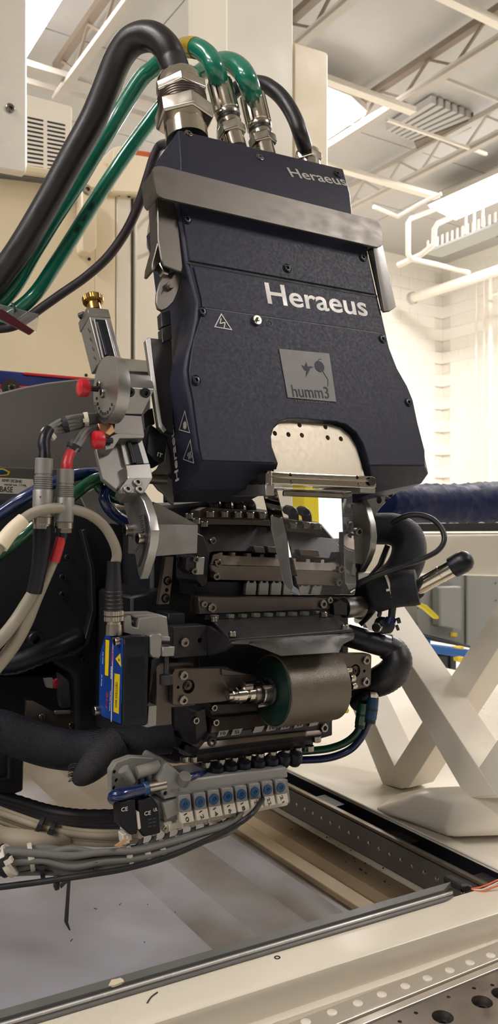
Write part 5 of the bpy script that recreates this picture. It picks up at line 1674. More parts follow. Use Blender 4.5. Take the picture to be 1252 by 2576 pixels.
lathe('thumb_shaft', c, -Z, [(-0.012, 0.0026), (0.017, 0.0026)], 'dark_steel', sb, 12)
lathe('thumb_knob', c - Z * 0.016, -Z, [(0, 0.006), (0.0006, 0.0066), (0.0086, 0.0066), (0.0094, 0.0058)], 'dark_steel', sb, 48, flute=0.96, smooth=20)
pscrew(front(at(380, 1640, 0.751)), 380, 1640, 4, sb, 'low', 'bolt_steel')
slab('lower_clip', front(at(383, 1800, 0.752)), [(374, 1777), (395, 1775), (393, 1826), (370, 1831), (356, 1826), (371, 1820)], 0.02, 'alu_matt', sb, 0.0006)
slab('side_plate', front(at(390, 1700, 0.765)), [(386, 1655), (402, 1655), (402, 1672), (394, 1678), (394, 1690), (388, 1690), (372, 1780), (380, 1660)], 0.02, 'dark_steel', sb, 0.0006)
# ================================================================ wrist and flange behind, at left
fl = slab('head_flange', front(at(120, 1080, 1.0)), [(-240, 1092), (-120, 1035), (0, 988), (60, 973), (120, 962), (180, 955), (232, 951), (330, 950), (380, 960), (380, 1190), (-240, 1176)], 0.02, 'flange_grey', None, 0.002,
          1, 'large dull grey round-topped flange plate behind the adjustment arm', 'flange')
pp = thing('placard_panel', 'grey panel with printed white rating placard at the left edge', 'panel', at(60, 1260, 0.9))
PPn = front(at(60, 1220, 0.93))
slab('panel', PPn, [(-240, 1165), (260, 1184), (300, 1310), (200, 1330), (-240, 1300)], 0.02, 'alu_dark', pp, 0.001)
slab('placard', PPn.off(-0.001), [(-60, 1198), (84, 1206), (86, 1244), (-60, 1240)], 0.001, 'label_white', pp, 0.0003)
ptext('XMF-3C3NE', PPn, (4, 1208), (54, 1211), 7, 'ink', pp, -0.0012, 0.0)
ptext('serial no. 1146', PPn, (10, 1218), (66, 1221), 5, 'ink', pp, -0.0012, 0.0)
ptext('BASE', PPn, (0, 1230), (32, 1232), 14, 'ink', pp, -0.0012, 0.0)
slab('crest', PPn.off(-0.001), [(-20, 1178), (10, 1179), (26, 1187), (22, 1196), (0, 1198), (-20, 1196)], 0.001, 'label_yellow', pp, 0.0003)
slab('crest_field', PPn.off(-0.0016), [(-20, 1181), (8, 1182), (20, 1188), (17, 1193), (-2, 1195), (-20, 1193)], 0.001, 'blue_button', pp, 0.0002)
wr = thing('robot_wrist', 'black bulky robot wrist filling the left side behind the connectors', 'robot wrist', at(120, 1900, 0.95))
WPn = front(at(120, 1500, 0.93))
slab('wrist_body', WPn, [(-300, 1268), (60, 1258), (200, 1268), (330, 1286), (420, 1320), (440, 1500), (420, 1800), (330, 1850), (190, 1858), (186, 1700), (120, 1660), (60, 1700), (-300, 1720)], 0.15, 'black_body', wr, 0.008, 2)
slab('wrist_rim', WPn.off(-0.012), [(215, 1330), (240, 1430), (244, 1540), (225, 1620), (190, 1650), (120, 1665), (60, 1650), (60, 1640), (120, 1650), (185, 1635), (214, 1605), (232, 1535), (228, 1430), (205, 1335)], 0.014, 'black_anod', wr, 0.001)
slab('lower_shell', WPn.off(0.03), [(-300, 1690), (80, 1690), (200, 1680), (420, 1760), (430, 1880), (300, 1890), (200, 1860), (-300, 1860)], 0.12, 'black_body', wr, 0.006)
for x, y in ((168, 1402), (155, 1452), (155, 1495), (208, 1655)):
    pscrew(WPn, x, y, 9, wr, 'cap', 'bolt_dark', -0.001)
pscrew(WPn, 84, 1606, 20, wr, 'cap', 'bolt_dark', -0.002)
slab('base_bracket', WPn.off(-0.06), [(-40, 1880), (12, 1885), (60, 1914), (58, 1990), (30, 2000), (-40, 1990)], 0.02, 'black_anod', wr, 0.0015)
slab('bracket_rib', WPn.off(-0.066), [(20, 1900), (28, 1903), (28, 1962), (-40, 1966), (-40, 1960), (20, 1956)], 0.008, 'black_anod', wr, 0.001)
tp = thing('tan_plate', 'small tan steel plate with two socket screws inside the wrist', 'plate', at(125, 1850, 0.86))
TPl = front(at(125, 1800, 0.87))
slab('plate', TPl, [(66, 1762), (85, 1764), (135, 1792), (188, 1790), (190, 1850), (66, 1836)], 0.006, 'tool_steel', tp, 0.0006)
slab('tab', TPl.off(-0.004), [(137, 1790), (142, 1788), (178, 1788), (176, 1796), (140, 1797)], 0.004, 'alu_matt', tp, 0.0005)
slab('red_insert', TPl.off(0.01), [(134, 1712), (152, 1706), (154, 1732), (136, 1732)], 0.006, 'red_tape', tp, 0.0005)
slab('grey_insert', TPl.off(0.012), [(112, 1708), (134, 1706), (134, 1732), (118, 1730)], 0.006, 'alu_matt', tp, 0.0005)
slab('grey_housing', TPl.off(0.004), [(150, 1694), (174, 1712), (180, 1778), (156, 1782), (150, 1750)], 0.012, 'dark_steel', tp, 0.0008)
pscrew(TPl, 103, 1801, 8, tp, 'cap', 'bolt_steel')
pscrew(TPl, 178, 1823, 8, tp, 'cap', 'bolt_steel')
# braided black sleeves at the lower left
tube('braided_sleeve', [(at(-60, 1825, 0.8), .019), (at(0, 1835, 0.81), .020), (at(60, 1858, 0.82), .021), (at(130, 1880, 0.83), .021), (at(200, 1888, 0.84), .021), (at(270, 1878, 0.84), .019), (at(350, 1862, 0.85), .017), (at(430, 1858, 0.86), .016)],
     'braid', None, 24, 7, 'black braided sleeve running left to right below the blue sensor', 'sleeve')
s2 = thing('braided_sleeve', 'short black braided sleeve with frayed open end hanging lower left', 'sleeve', at(200, 1975, 0.8))
tube('sleeve', [(at(300, 1870, 0.83), .018), (at(262, 1895, 0.82), .018), (at(238, 1922, 0.81), .0155), (at(215, 1945, 0.80), .0125), (at(196, 1962, 0.80), .008), (at(188, 1970, 0.8), .003)], 'braid_grey', s2, 22, 7)
rr = random.Random(11)
for k in range(11):
    y = 1922 + k * 4.2
    x = 186 + rr.uniform(-2, 2)
    tube('frayed_thread', [(at(x + 6, y, 0.797), .0006), (at(x - 5, y + rr.uniform(-4, 2), 0.795), .0005), (at(x - 14, y + rr.uniform(-2, 8), 0.793), .0004)], 'ink', s2, 5, 3)
tube('corrugated_conduit', [(at(-40, 1665, 0.84), .012), (at(30, 1668, 0.84), .012), (at(110, 1640, 0.85), .012), (at(200, 1600, 0.88), .012)], 'black_plastic', None, 16, 9, 'black corrugated conduit across the wrist above the tan plate', 'conduit', rip=0.05)

# ================================================================ metal connectors at left
def round_plug(xa, ya, xb, yb, d, r, label):
    t = thing('round_connector', label, 'connector', at(xb, yb, d), 'round metal cable connectors')
    a, b = at(xa, ya, d), at(xb, yb, d)
    ax = b - a
    L = ax.length
    ax.normalize()
    u = d / FP
    r *= u
    lathe('rear_shell', a, ax, [(0, r * .93), (.01 * L, r), (.22 * L, r), (.225 * L, r * .92), (.25 * L, r * .92)], 'alu_matt', t, 32)
    for k in range(7):
        s = .25 * L + k * .03 * L
        lathe('grip_ring', a + ax * s, ax, [(0, r * .93), (.004 * L, r * 1.05), (.018 * L, r * 1.05), (.022 * L, r * .93), (.03 * L, r * .93)], 'alu_matt', t, 32)
    lathe('front_shell', a, ax, [(.45 * L, r * 1.1), (.46 * L, r * 1.14), (.82 * L, r * 1.12), (.83 * L, r * 1.05)], 'alu_matt', t, 32)
    lathe('lock_ring', a, ax, [(.83 * L, r * 1.04), (.84 * L, r * 1.12), (.93 * L, r * 1.12), (.94 * L, r * .9)], 'nickel', t, 32)
    lathe('socket_end', a, ax, [(.93 * L, r * .98), (L, r * .98), (L, r * .7)], 'nickel', t, 8 if xa > 130 else 32)
    lathe('key_dot', at(xa * .45 + xb * .55, ya * .45 + yb * .55, d) - Vector((0, r * 1.13, 0)), Vector((0, -1, 0)), [(0, .0007), (.0004, .0007)], 'ink', t, 10)
    return a, b


a1, b1 = round_plug(111, 1153, 105, 1330, 0.71, 22, 'left round metal connector with black tape at both ends')
a2, b2 = round_plug(165, 1180, 159, 1340, 0.72, 21.5, 'right round metal connector with red tape below it')
uu = 0.71 / FP
tube('tape_wrap', [(at(108, 1322, .711), 22 * uu), (at(106, 1350, .711), 24 * uu), (at(104, 1380, .711), 22 * uu), (at(98, 1430, .712), 20 * uu), (at(86, 1490, .714), 19 * uu)], 'black_plastic', None, 18, 5, 'shiny black tape below the left round connector', 'tape')
tube('tape_wrap', [(at(112, 1160, .71), 17 * uu), (at(112, 1135, .711), 14 * uu), (at(110, 1118, .713), 16 * uu), (at(114, 1098, .716), 15 * uu), (at(124, 1080, .722), 13 * uu)], 'black_plastic', None, 16, 5, 'glossy black tape above the left round connector', 'tape')
tube('tape_wrap', [(at(166, 1186, .72), 13 * uu), (at(168, 1168, .722), 15 * uu), (at(172, 1150, .725), 13 * uu), (at(178, 1138, .73), 12 * uu)], 'red_tape', None, 16, 5, 'red tape above the right round connector', 'tape')
tube('cable_boot', [(at(160, 1330, .721), 12 * uu), (at(157, 1352, .721), 11.5 * uu), (at(152, 1362, .721), 11.5 * uu)], 'bolt_dark', None, 14, 4, 'dark cable end leaving the right round connector', 'boot')
tube('tape_wrap', [(at(154, 1352, .7208), 13 * uu), (at(146, 1382, .72), 13.5 * uu), (at(136, 1412, .72), 14 * uu)], 'red_tape', None, 16, 5, 'red tape below the right round connector', 'tape')
tube('control_cable', [(at(90, 1480, .714), 15 * uu), (at(66, 1520, .713), 16 * uu), (at(40, 1560, .71), 16 * uu), (at(10, 1598, .70), 16 * uu), (at(-40, 1650, .69), 16 * uu)], 'cable_beige', None, 16, 6, 'upper pale grey cable leaving the black tape to the left', 'cable')
tube('control_cable', [(at(140, 1400, .721), 12 * uu), (at(118, 1450, .72), 12.5 * uu), (at(92, 1505, .72), 15 * uu), (at(66, 1565, .716), 17 * uu), (at(36, 1620, .71), 17 * uu), (at(-10, 1680, .70), 17 * uu), (at(-60, 1735, .70), 17 * uu)], 'cable_beige', None, 16, 6, 'lower pale grey cable from the red tape to the left edge', 'cable')
# grey wire bundles feeding them
rr = random.Random(5)
for k in range(9):
    a = k * 2 * math.pi / 9
    ox, oy = 11 * math.cos(a), 11 * math.sin(a)
    tube('grey_wire', [(at(300, 1060 + oy, .83 + .004 * math.sin(a)), .002), (at(238, 1056 + oy * 1.1, .79), .002), (at(190, 1062 + oy * 1.3 + rr.uniform(-2, 2), .76), .002), (at(158, 1070 + oy * 1.4, .745 + .004 * math.cos(a)), .002), (at(128 + ox * .5, 1082 + oy * .9, .73), .002), (at(114 + ox * .8, 1102 + oy * .4, .72), .0018)],
         'cable_grey', None, 8, 5, 'one grey wire of the bundle reaching the left connector', 'wire', 'grey wires to the left connector')
for k in range(7):
    a = k * 2 * math.pi / 7
    ox, oy = 10 * math.cos(a), 8 * math.sin(a)
    tube('grey_wire', [(at(270, 1078 + oy, .80), .002), (at(228 + ox * .6, 1082 + oy, .775), .002), (at(206 + ox, 1096 + oy, .76 + .003 * math.sin(a)), .002), (at(190 + ox * 1.2, 1118 + oy * .6, .745), .002), (at(178 + ox * .7, 1140, .735), .0018)],
         'cable_grey', None, 8, 5, 'one grey wire of the bundle reaching the right connector', 'wire', 'grey wires to the right connector')


def tie(x, y, d, r, ax, m, label, w=0.004, group='cable ties'):
    c = at(x, y, d)
    t = thing('cable_tie', label, 'cable tie', c, group)
    lathe('band', c, ax, [(-w / 2, r * .96), (-w / 2, r), (w / 2, r), (w / 2, r * .96)], m, t, 24)
    u, v = basis(ax)
    f = (CAM - c).normalized()
    bar('lock_head', c + f * r * .98 - ax.normalized() * w * .7, c + f * r * .98 + ax.normalized() * w * .7, w * 1.2, w * .9, m, t)
    return t


tie(216, 1058, .775, .0082, Vector((1, .3, .1)), 'conn_white', 'white tie round the grey wires beside the graduated disc')
tie(164, 1068, .745, .0078, Vector((1, .3, .35)), 'ink', 'black tie on the bend of the left grey wire bundle')
tie(122, 1092, .727, .0075, Vector((.5, .3, .8)), 'conn_white', 'white tie just above the taped left connector')
tie(186, 1124, .743, .0068, Vector((.4, .2, 1)), 'ink', 'black tie where the right wire bundle meets red tape')
# blue and green air tubes at left
tube('air_tube', [(at(-50, 1318, .80), .0064), (at(0, 1292, .80), .0064), (at(60, 1252, .80), .0064), (at(130, 1216, .81), .0064), (at(200, 1194, .83), .0064), (at(260, 1190, .86), .0062), (at(320, 1200, .9), .0062)], 'blue_tube', None, 16, 7, 'blue air tube passing behind the round connectors', 'tube')
tube('air_tube', [(at(-50, 1420, .79), .0068), (at(0, 1390, .79), .0068), (at(60, 1345, .79), .0068), (at(130, 1285, .80), .0068), (at(190, 1240, .81), .0068), (at(240, 1206, .83), .0064), (at(300, 1196, .86), .0062)], 'green_tube', None, 16, 7, 'green air tube passing behind the round connectors', 'tube')
tube('air_tube', [(at(330, 1320, .86), .006), (at(290, 1296, .85), .006), (at(268, 1270, .84), .006), (at(262, 1245, .84), .006), (at(280, 1228, .85), .006), (at(320, 1230, .88), .006)], 'blue_tube', None, 14, 6, 'blue tube loop behind the lower slide', 'tube')
tube('air_tube', [(at(330, 1262, .86), .006), (at(290, 1252, .852), .006), (at(256, 1232, .85), .006), (at(246, 1212, .85), .006), (at(262, 1196, .86), .006)], 'green_tube', None, 14, 6, 'green tube loop behind the lower slide', 'tube')
slab('slotted_bracket', front(at(260, 1260, 0.9)), [(222, 1236), (245, 1225), (272, 1232), (300, 1290), (300, 1320), (228, 1312), (222, 1290), (200, 1246)], 0.004, 'alu_matt', None, 0.0005, 1, 'pale bracket behind the blue and green tube loops', 'bracket')

# ================================================================ valve island
vi = thing('valve_island', 'white and grey valve island under the laying head', 'valve block', MP.hit(560, 2060, 0.0))
VL = MP.off(0.0)
slab('base_block', VL.off(0.006), [(406, 2022), (448, 2006), (724, 1960), (731, 2018), (722, 2028), (416, 2090)], 0.04, 'valve_body', vi, 0.001)
tsl = slab('top_slab', VL.off(0.0), [(398, 1966), (412, 1922), (422, 1916), (470, 1962), (560, 1950), (722, 1930), (725, 1957), (448, 2005), (412, 2013), (404, 1990)], 0.05, 'valve_body', vi, 0.0015)
slab('end_plate', VL.off(-0.001), [(410, 2022), (447, 2009), (452, 2046), (420, 2062)], 0.006, 'valve_grey', vi, 0.0005)
slab('edge_strip', VL.off(0.003), [(414, 2076), (722, 2012), (724, 2026), (416, 2092)], 0.01, 'conn_white', vi, 0.0006)
btn = [(464, 2023), (502, 2017), (537, 2010), (572, 2004), (606, 1998), (640, 1992), (672, 1986), (705, 1981)]
for (x, y), s in zip(btn, ('10', '12', '14', '16', '18', '26', '22', '21')):
    f = 1 - (x - 464) / 241 * 0.14
    v_ = slab('valve', VL.off(-0.005), [(x - 15 * f, y - 21 * f), (x + 15 * f, y - 25 * f), (x + 19 * f, y + 18 * f), (x - 11 * f, y + 22 * f)], 0.012, 'valve_body', vi, 0.0006)
    slab('valve_foot', VL.off(-0.0042), [(x - 11 * f, y + 20 * f), (x + 20 * f, y + 15 * f), (x + 25 * f, y + 44 * f), (x - 7 * f, y + 50 * f)], 0.011, 'conn_white', v_, 0.0006)
    c = VL.hit(x, y, -0.0052)
    lathe('blue_button', c, MP.n, [(0, 14 * f * c.y / FP), (0.0016, 14 * f * c.y / FP), (0.0018, 7 * f * c.y / FP), (0.0006, 5.5 * f * c.y / FP), (0.0006, 2.5 * f * c.y / FP), (0.0014, 2 * f * c.y / FP)], 'blue_button', v_, 28)
    ptext(s, VL, (x + 2 * f, y + 24 * f), (x + 9 * f, y + 44 * f), 9 * f, 'ink', v_, -0.0045, 0.0)
ptext('SMC', VL, (430, 1990), (452, 1986), 6, 'valve_grey', vi, -0.0003, 0.0)
pcut(tsl, VL, [(416, 1996, 6)], 0, 0.01)
pscrew(VL, 414, 2083, 6, vi, 'low', 'bolt_steel', -0.001)
lathe('side_port', VL.hit(386, 1978, 0.004), -B, [(-0.012, 0.0058), (0.006, 0.0058), (0.0066, 0.005)], 'nickel', vi, 20)
lathe('manifold_port', VL.hit(462, 1962, -0.004), Z - A * 0.7, [(-0.004, 0.0062), (0.006, 0.0062), (0.006, 0.004)], 'alu_matt', vi, 20)
tube('air_tube', [(VL.hit(372, 1983, 0.004), .0056), (VL.hit(340, 1990, 0.0), .0056), (VL.hit(300, 1999, -0.004), .0056), (VL.hit(284, 2006, 0.004), .0056), (VL.hit(300, 2014, 0.02), .0056), (VL.hit(340, 2010, 0.03), .0056)], 'blue_tube', None, 16, 6, 'short dark blue tube bent beside the valve island', 'tube')
lathe('tube_collar', VL.hit(366, 1984, 0.003), -B, [(-0.002, 0.0066), (0.002, 0.0068), (0.003, 0.006)], 'blue_button', None, 18, label='blue release collar on the bent tube at valve island', cat='collar')
tube('air_tube', [(VL.hit(470, 1958, -0.004), .0035), (VL.hit(490, 1950, 0.0), .0035), (VL.hit(520, 1946, 0.02), .0035)], 'blue_tube', None, 12, 5, 'little blue tube plugged into the top of valve island', 'tube')
eb = thing('end_bracket', 'cast aluminium bracket with slots left of the valve island', 'bracket', VL.hit(340, 2000, 0.02))
ebp = slab('bracket_plate', VL.off(0.024), [(278, 1940), (292, 1918), (330, 1904), (412, 1908), (410, 1990), (344, 2010), (280, 2006)], 0.01, 'valve_grey', eb, 0.001)
for x, y in ((350, 1960), (366, 1955), (383, 1950)):
    slab('slot', VL.off(0.0232), [(x - 3, y), (x + 3, y - 2), (x + 4, y + 14), (x - 2, y + 16)], 0.001, 'ink', eb, 0)
tube('bracket_boss', [(VL.hit(400, 1926, 0.01), .0058), (VL.hit(345, 1944, 0.012), .0062)], 'valve_grey', eb, 16, 1, straight=True)
tube('bracket_boss', [(VL.hit(310, 1935, 0.012), .0058), (VL.hit(332, 1968, 0.012), .0042)], 'valve_grey', eb, 16, 1, straight=True)
pcut(ebp, VL, [(288, 1942, 5), (293, 1963, 5), (287, 1982, 5)], 0.024, 0.006)
for i, (pts, tx) in enumerate((([(300, 2016), (340, 2010), (346, 2098), (328, 2101), (304, 2080)], (312, 2034)), ([(346, 2014), (380, 2004), (398, 2026), (404, 2096), (362, 2106), (350, 2090)], (370, 2044)))):
    t = thing('solenoid_coil', ('left black solenoid block marked CE beside the bent tube', 'right black solenoid block marked CE touching valve island')[i], 'solenoid', VL.hit(pts[-1][0], pts[-1][1], 0))
    slab('block', VL.off(-0.004 + i * 0.002), pts, 0.018, 'black_plastic', t, 0.001)
    ptext('CE', VL, (tx[0] - 7, tx[1] + 3), (tx[0] + 9, tx[1]), 10, 'ink_white', t, -0.0044 + i * 0.002, 0.0)
    if i:
        ptext('UL', VL, (386, 2038), (396, 2035), 8, 'ink_white', t, -0.0024, 0.0)
        for q in range(3):
            ptext('24V DC', VL, (372, 2062 + q * 9), (392, 2058 + q * 9), 4, 'ink_faint', t, -0.0024, 0.0)
slab('white_divider', VL.off(-0.005), [(344, 2044), (350, 2042), (355, 2084), (349, 2088)], 0.02, 'conn_white', None, 0.0005, 1, 'slim white divider between the two black solenoid blocks', 'divider')
# white plugs under the valves with grey wires
for k in range(9):
    x, y = 322 + k * 33, 2104 - k * 7.2
    if k == 0:
        x, y = 318, 2112
    t = thing('wire_plug', 'white wire plug under the valve island, number ' + ('one', 'two', 'three', 'four', 'five', 'six', 'seven', 'eight', 'nine')[k] + ' from the left', 'plug', VL.hit(x, y, 0.01), 'white plugs under the valve island')
    slab('plug_body', VL.off(0.004), [(x - 10, y - 12), (x + 12, y - 17), (x + 15, y + 2), (x + 4, y + 5), (x + 3, y + 14), (x - 6, y + 15), (x - 8, y + 4)], 0.012, 'conn_white', t, 0.0007)
    slab('plug_latch', VL.off(0.002), [(x + 2, y - 8), (x + 9, y - 9), (x + 8, y + 10), (x + 3, y + 11)], 0.003, 'conn_white', t, 0.0005)
    tube('plug_wire', [(VL.hit(x, y + 8, 0.01), .0026), (VL.hit(x - 4, y + 26, 0.01), .0026), (VL.hit(x - 26, y + 42 + k, 0.012), .0026), (VL.hit(x - 70, y + 54 + k * 2, 0.014), .0026)], 'cable_grey', t, 8, 5)
# grey cable bundle
rr = random.Random(21)
for k in range(13):
    a = k * 2.399
    q = math.sqrt((k + 0.5) / 13)
    oy, od = 29 * q * math.sin(a), 0.012 * q * math.cos(a)
    w = lambda: rr.uniform(-8, 8)
    tube('signal_cable', [(at(-50, 2166 + oy, .735 + od), .0037), (at(30, 2164 + oy + w(), .74 + od), .0037), (at(110, 2162 + oy + w(), .745 + od), .0037), (at(180, 2164 + oy * 1.15 + w(), .75 + od), .0037), (at(260, 2162 + oy + w(), .76 + od), .0033),
                          (at(340, 2152 + oy * .8, .775 + od), .0031), (at(420, 2132 + oy * .7, .79 + od), .003), (at(500, 2106 + oy * .6, .81 + od), .0029), (at(560 + k * 2, 2078 + oy * .5, .83 + od), .0028), (at(590 + k * 1.5, 2046 + oy * .3, .84 + od), .0026)],
         'cable_grey', None, 8, 5, 'grey signal cable in the thick bundle below the valve island', 'cable', 'grey signal cables in the lower bundle')
for x, y, d, r, m, lb in ((78, 2156, .744, .0128, 'conn_white', 'white tie on the grey bundle nearest the left edge'), (104, 2182, .742, .0105, 'ink', 'black tie on the grey bundle left of centre'), (237, 2172, .757, .0115, 'ink', 'black tie on the grey bundle above the dangling strip'),
                          (325, 2152, .772, .0105, 'conn_white', 'first white tie of four under the solenoid blocks'), (371, 2146, .78, .0095, 'conn_white', 'second white tie of four under the solenoid blocks'), (409, 2136, .787, .009, 'conn_white', 'third white tie under the first valves'), (448, 2124, .797, .0085, 'conn_white', 'fourth white tie under the middle valves')):
    tie(x, y, d, r, Vector((1, .35, .15)), m, lb)
tie(10, 2165, .735, .0145, Vector((1, .1, .5)), 'ink', 'broad black tie at the left end of the grey bundle', 0.008)
tie(22, 2165, .733, .0150, Vector((1, .1, .5)), 'conn_white', 'broad white tie beside the black one at the left end', 0.005)
# cream cables, black cables behind
for k in range(7):
    a = k * 2.399
    q = math.sqrt((k + .5) / 7)
    oy, od = 17 * q * math.sin(a), 0.008 * q * math.cos(a)
    tube('cream_cable', [(at(-50, 2028 + oy, .80 + od), .0036), (at(40, 2062 + oy, .80 + od), .0036), (at(120, 2088 + oy, .80 + od), .0036), (at(200, 2102 + oy, .805 + od), .0036), (at(280, 2106 + oy, .81 + od), .0036), (at(350, 2100 + oy * .8, .83 + od), .0034)],
         'cable_cream', None, 8, 6, 'cream cable in the bundle above the grey cables', 'cable', 'cream cables at lower left')
tube('cream_sheath', [(at(-50, 2098, .785), .012), (at(20, 2110, .785), .0105), (at(80, 2116, .785), .0105), (at(130, 2116, .79), .009), (at(170, 2114, .80), .007)], 'cable_cream', None, 16, 6, 'smooth cream cable sheath at the lower left edge', 'sheath')
tie(100, 2080, .796, .0115, Vector((1, 0, -.4)), 'ink', 'black tie high on the cream cables')
tie(128, 2092, .796, .0115, Vector((1, 0, -.4)), 'ink', 'black tie low on the cream cables')
for k in range(4):
    tube('black_cable', [(at(-50, 1990 + k * 12, .85), .007), (at(40, 2016 + k * 11, .85), .007), (at(120, 2040 + k * 10, .85), .007), (at(200, 2052 + k * 9, .85), .007), (at(300, 2052 + k * 9, .86), .007)], 'black_rubber', None, 10, 9,
         'black ribbed cable behind the cream ones at lower left', 'cable', 'black cables at lower left', rip=0.05)
slab('tan_tag', VL.off(-0.006), [(288, 2128), (312, 2110), (324, 2112), (300, 2134)], 0.001, 'carton', None, 0.0002, 1, 'tan paper tag on the cable bundle', 'tag')
# long thin black cable and dangling tie strip
tube('ground_cable', [(at(-50, 2236, .72), .0028), (at(60, 2224, .725), .0028), (at(160, 2210, .73), .0028), (at(240, 2198, .735), .0028), (at(320, 2184, .745), .0028), (at(420, 2156, .76), .0028), (at(510, 2118, .775), .0028), (at(590, 2078, .79), .0028), (at(636, 2044, .80), .0028), (at(660, 2010, .84), .0028)],
     'black_rubber', None, 10, 6, 'thin black cable sagging under the grey bundle', 'cable')
dt = thing('dangling_tie', 'long black tie strip dangling below the grey bundle', 'cable tie', at(170, 2210, .73))
slab('tie_loop', front(at(145, 2215, .728)), [(137, 2206), (152, 2200), (150, 2238), (140, 2242), (136, 2232)], 0.003, 'ink', dt, 0.0005)
slab('tie_tail', front(at(165, 2215, .728)), [(150, 2226), (172, 2210), (178, 2212), (154, 2236)], 0.002, 'ink', dt, 0.0003)
slab('tie_tail', front(at(170, 2260, .728)), [(170, 2214), (178, 2214), (172, 2320), (162, 2320)], 0.0014, 'ink', dt, 0.0003)
slab('tie_tip', front(at(170, 2330, .728)), [(162, 2320), (171, 2318), (178, 2341), (174, 2341)], 0.001, 'ink', dt, 0.0003)

# ================================================================ right of the head
rd = thing('side_disc', 'rounded aluminium side disc right of the quartz block', 'disc', at(915, 1440, 1.0))
SD = side(at(915, 1340, 0.985))
slab('disc_plate', SD, [(886, 1236), (903, 1246), (918, 1275), (930, 1315), (934, 1350), (930, 1385), (920, 1412), (904, 1440), (880, 1450), (870, 1240)], 0.01, 'alu', rd, 0.001)
slab('arm_block', front(at(905, 1360, 0.985)), [(866, 1330), (915, 1332), (912, 1420), (866, 1415)], 0.02, 'alu_matt', rd, 0.0008)
pscrew(front(at(897, 1338, 0.983)), 895, 1338, 11, rd, 'cap', 'bolt_steel')
hb_ = thing('hole_bracket', 'silver bracket with dark holes under the lamp head right corner', 'bracket', at(945, 1290, 1.03))
HBp = front(at(940, 1260, 1.02))
hbk = slab('bracket', HBp, [(905, 1236), (1000, 1236), (962, 1272), (944, 1296), (930, 1310), (920, 1290)], 0.01, 'alu_matt', hb_, 0.0008)
pcut(hbk, HBp, [(953, 1258, 9), (974, 1257, 9), (982, 1244, 8)], 0, 0.008)
tube('braided_sleeve', [(at(915, 1330, 1.03), .0200), (at(950, 1330, 1.03), .0205), (at(990, 1332, 1.03), .0210), (at(1022, 1352, 1.02), .0218), (at(1028, 1392, 1.01), .0222), (at(1010, 1436, 1.0), .0220), (at(972, 1470, 1.0), .0210), (at(935, 1496, 1.0), .0200), (at(895, 1525, 1.02), .019)],
     'braid', None, 26, 7, 'thick black braided sleeve bending down right of the disc', 'sleeve')
tube('braided_sleeve', [(at(935, 1500, .98), .0215), (at(975, 1486, .975), .0225), (at(1010, 1480, .97), .0225), (at(1036, 1478, .965), .0225), (at(1050, 1476, .963), .0215)], 'braid', None, 26, 6, 'short flared black sleeve holding the chrome tube', 'sleeve')
slab('sleeve_flap', front(at(1045, 1510, .955)), [(1030, 1500), (1046, 1498), (1070, 1490), (1066, 1500), (1050, 1512), (1028, 1520)], 0.006, 'braid', None, 0.001, 1, 'small torn flap at the lower rim of the flared sleeve', 'flap')
tie(975, 1484, .975, .0232, Vector((1, 0, .25)), 'conn_white', 'pale tie band around the flared black sleeve', 0.003)
tube('thin_cable', [(at(985, 1316, 1.0), .0034), (at(1015, 1300, .99), .0034), (at(1050, 1295, .985), .0034), (at(1085, 1305, .98), .0034), (at(1110, 1330, .975), .0034), (at(1117, 1358, .97), .0034), (at(1104, 1382, .965), .0034), (at(1075, 1400, .96), .0034), (at(1020, 1422, .95), .0034), (at(960, 1442, .95), .0036), (at(900, 1468, .96), .0038), (at(870, 1485, .99), .0038)],
     'black_rubber', None, 12, 7, 'thin black cable looping out at the right of the sleeves', 'cable')
tube('thin_cable', [(at(975, 1372, 1.04), .004), (at(962, 1405, 1.04), .004), (at(950, 1430, 1.04), .004), (at(905, 1480, 1.05), .004)], 'black_rubber', None, 10, 5, 'black cable seen in the gap left of the braided sleeve', 'cable')
tube('thin_cable', [(at(950, 1520, 1.0), .003), (at(930, 1548, 1.0), .003), (at(905, 1572, 1.0), .003)], 'black_rubber', None, 10, 4, 'short black cable slanting down below the flared sleeve', 'cable')
# chrome tube with black cap
ch = thing('chrome_tube', 'chrome tube with rounded black end cap sticking out right', 'tube', at(1045, 1478, .965))
q0_, q1_ = at(1030, 1490, .97), at(1138, 1428, .945)
axc = (q1_ - q0_).normalized()
Lc = (q1_ - q0_).length
uc = .955 / FP
lathe('tube', q0_, axc, [(0, 20 * uc), (Lc * .72, 20 * uc), (Lc * .725, 21.5 * uc), (Lc * .75, 21.5 * uc), (Lc * .755, 20.5 * uc), (Lc * 1.1, 20.5 * uc)], 'chrome', ch, 32)
lathe('end_cap', q1_, axc, [(-2 * uc, 24 * uc), (0, 27 * uc), (28 * uc, 28 * uc), (42 * uc, 25 * uc), (51 * uc, 17 * uc), (55 * uc, 7 * uc), (55.5 * uc, 0.5 * uc)], 'black_plastic', ch, 32)
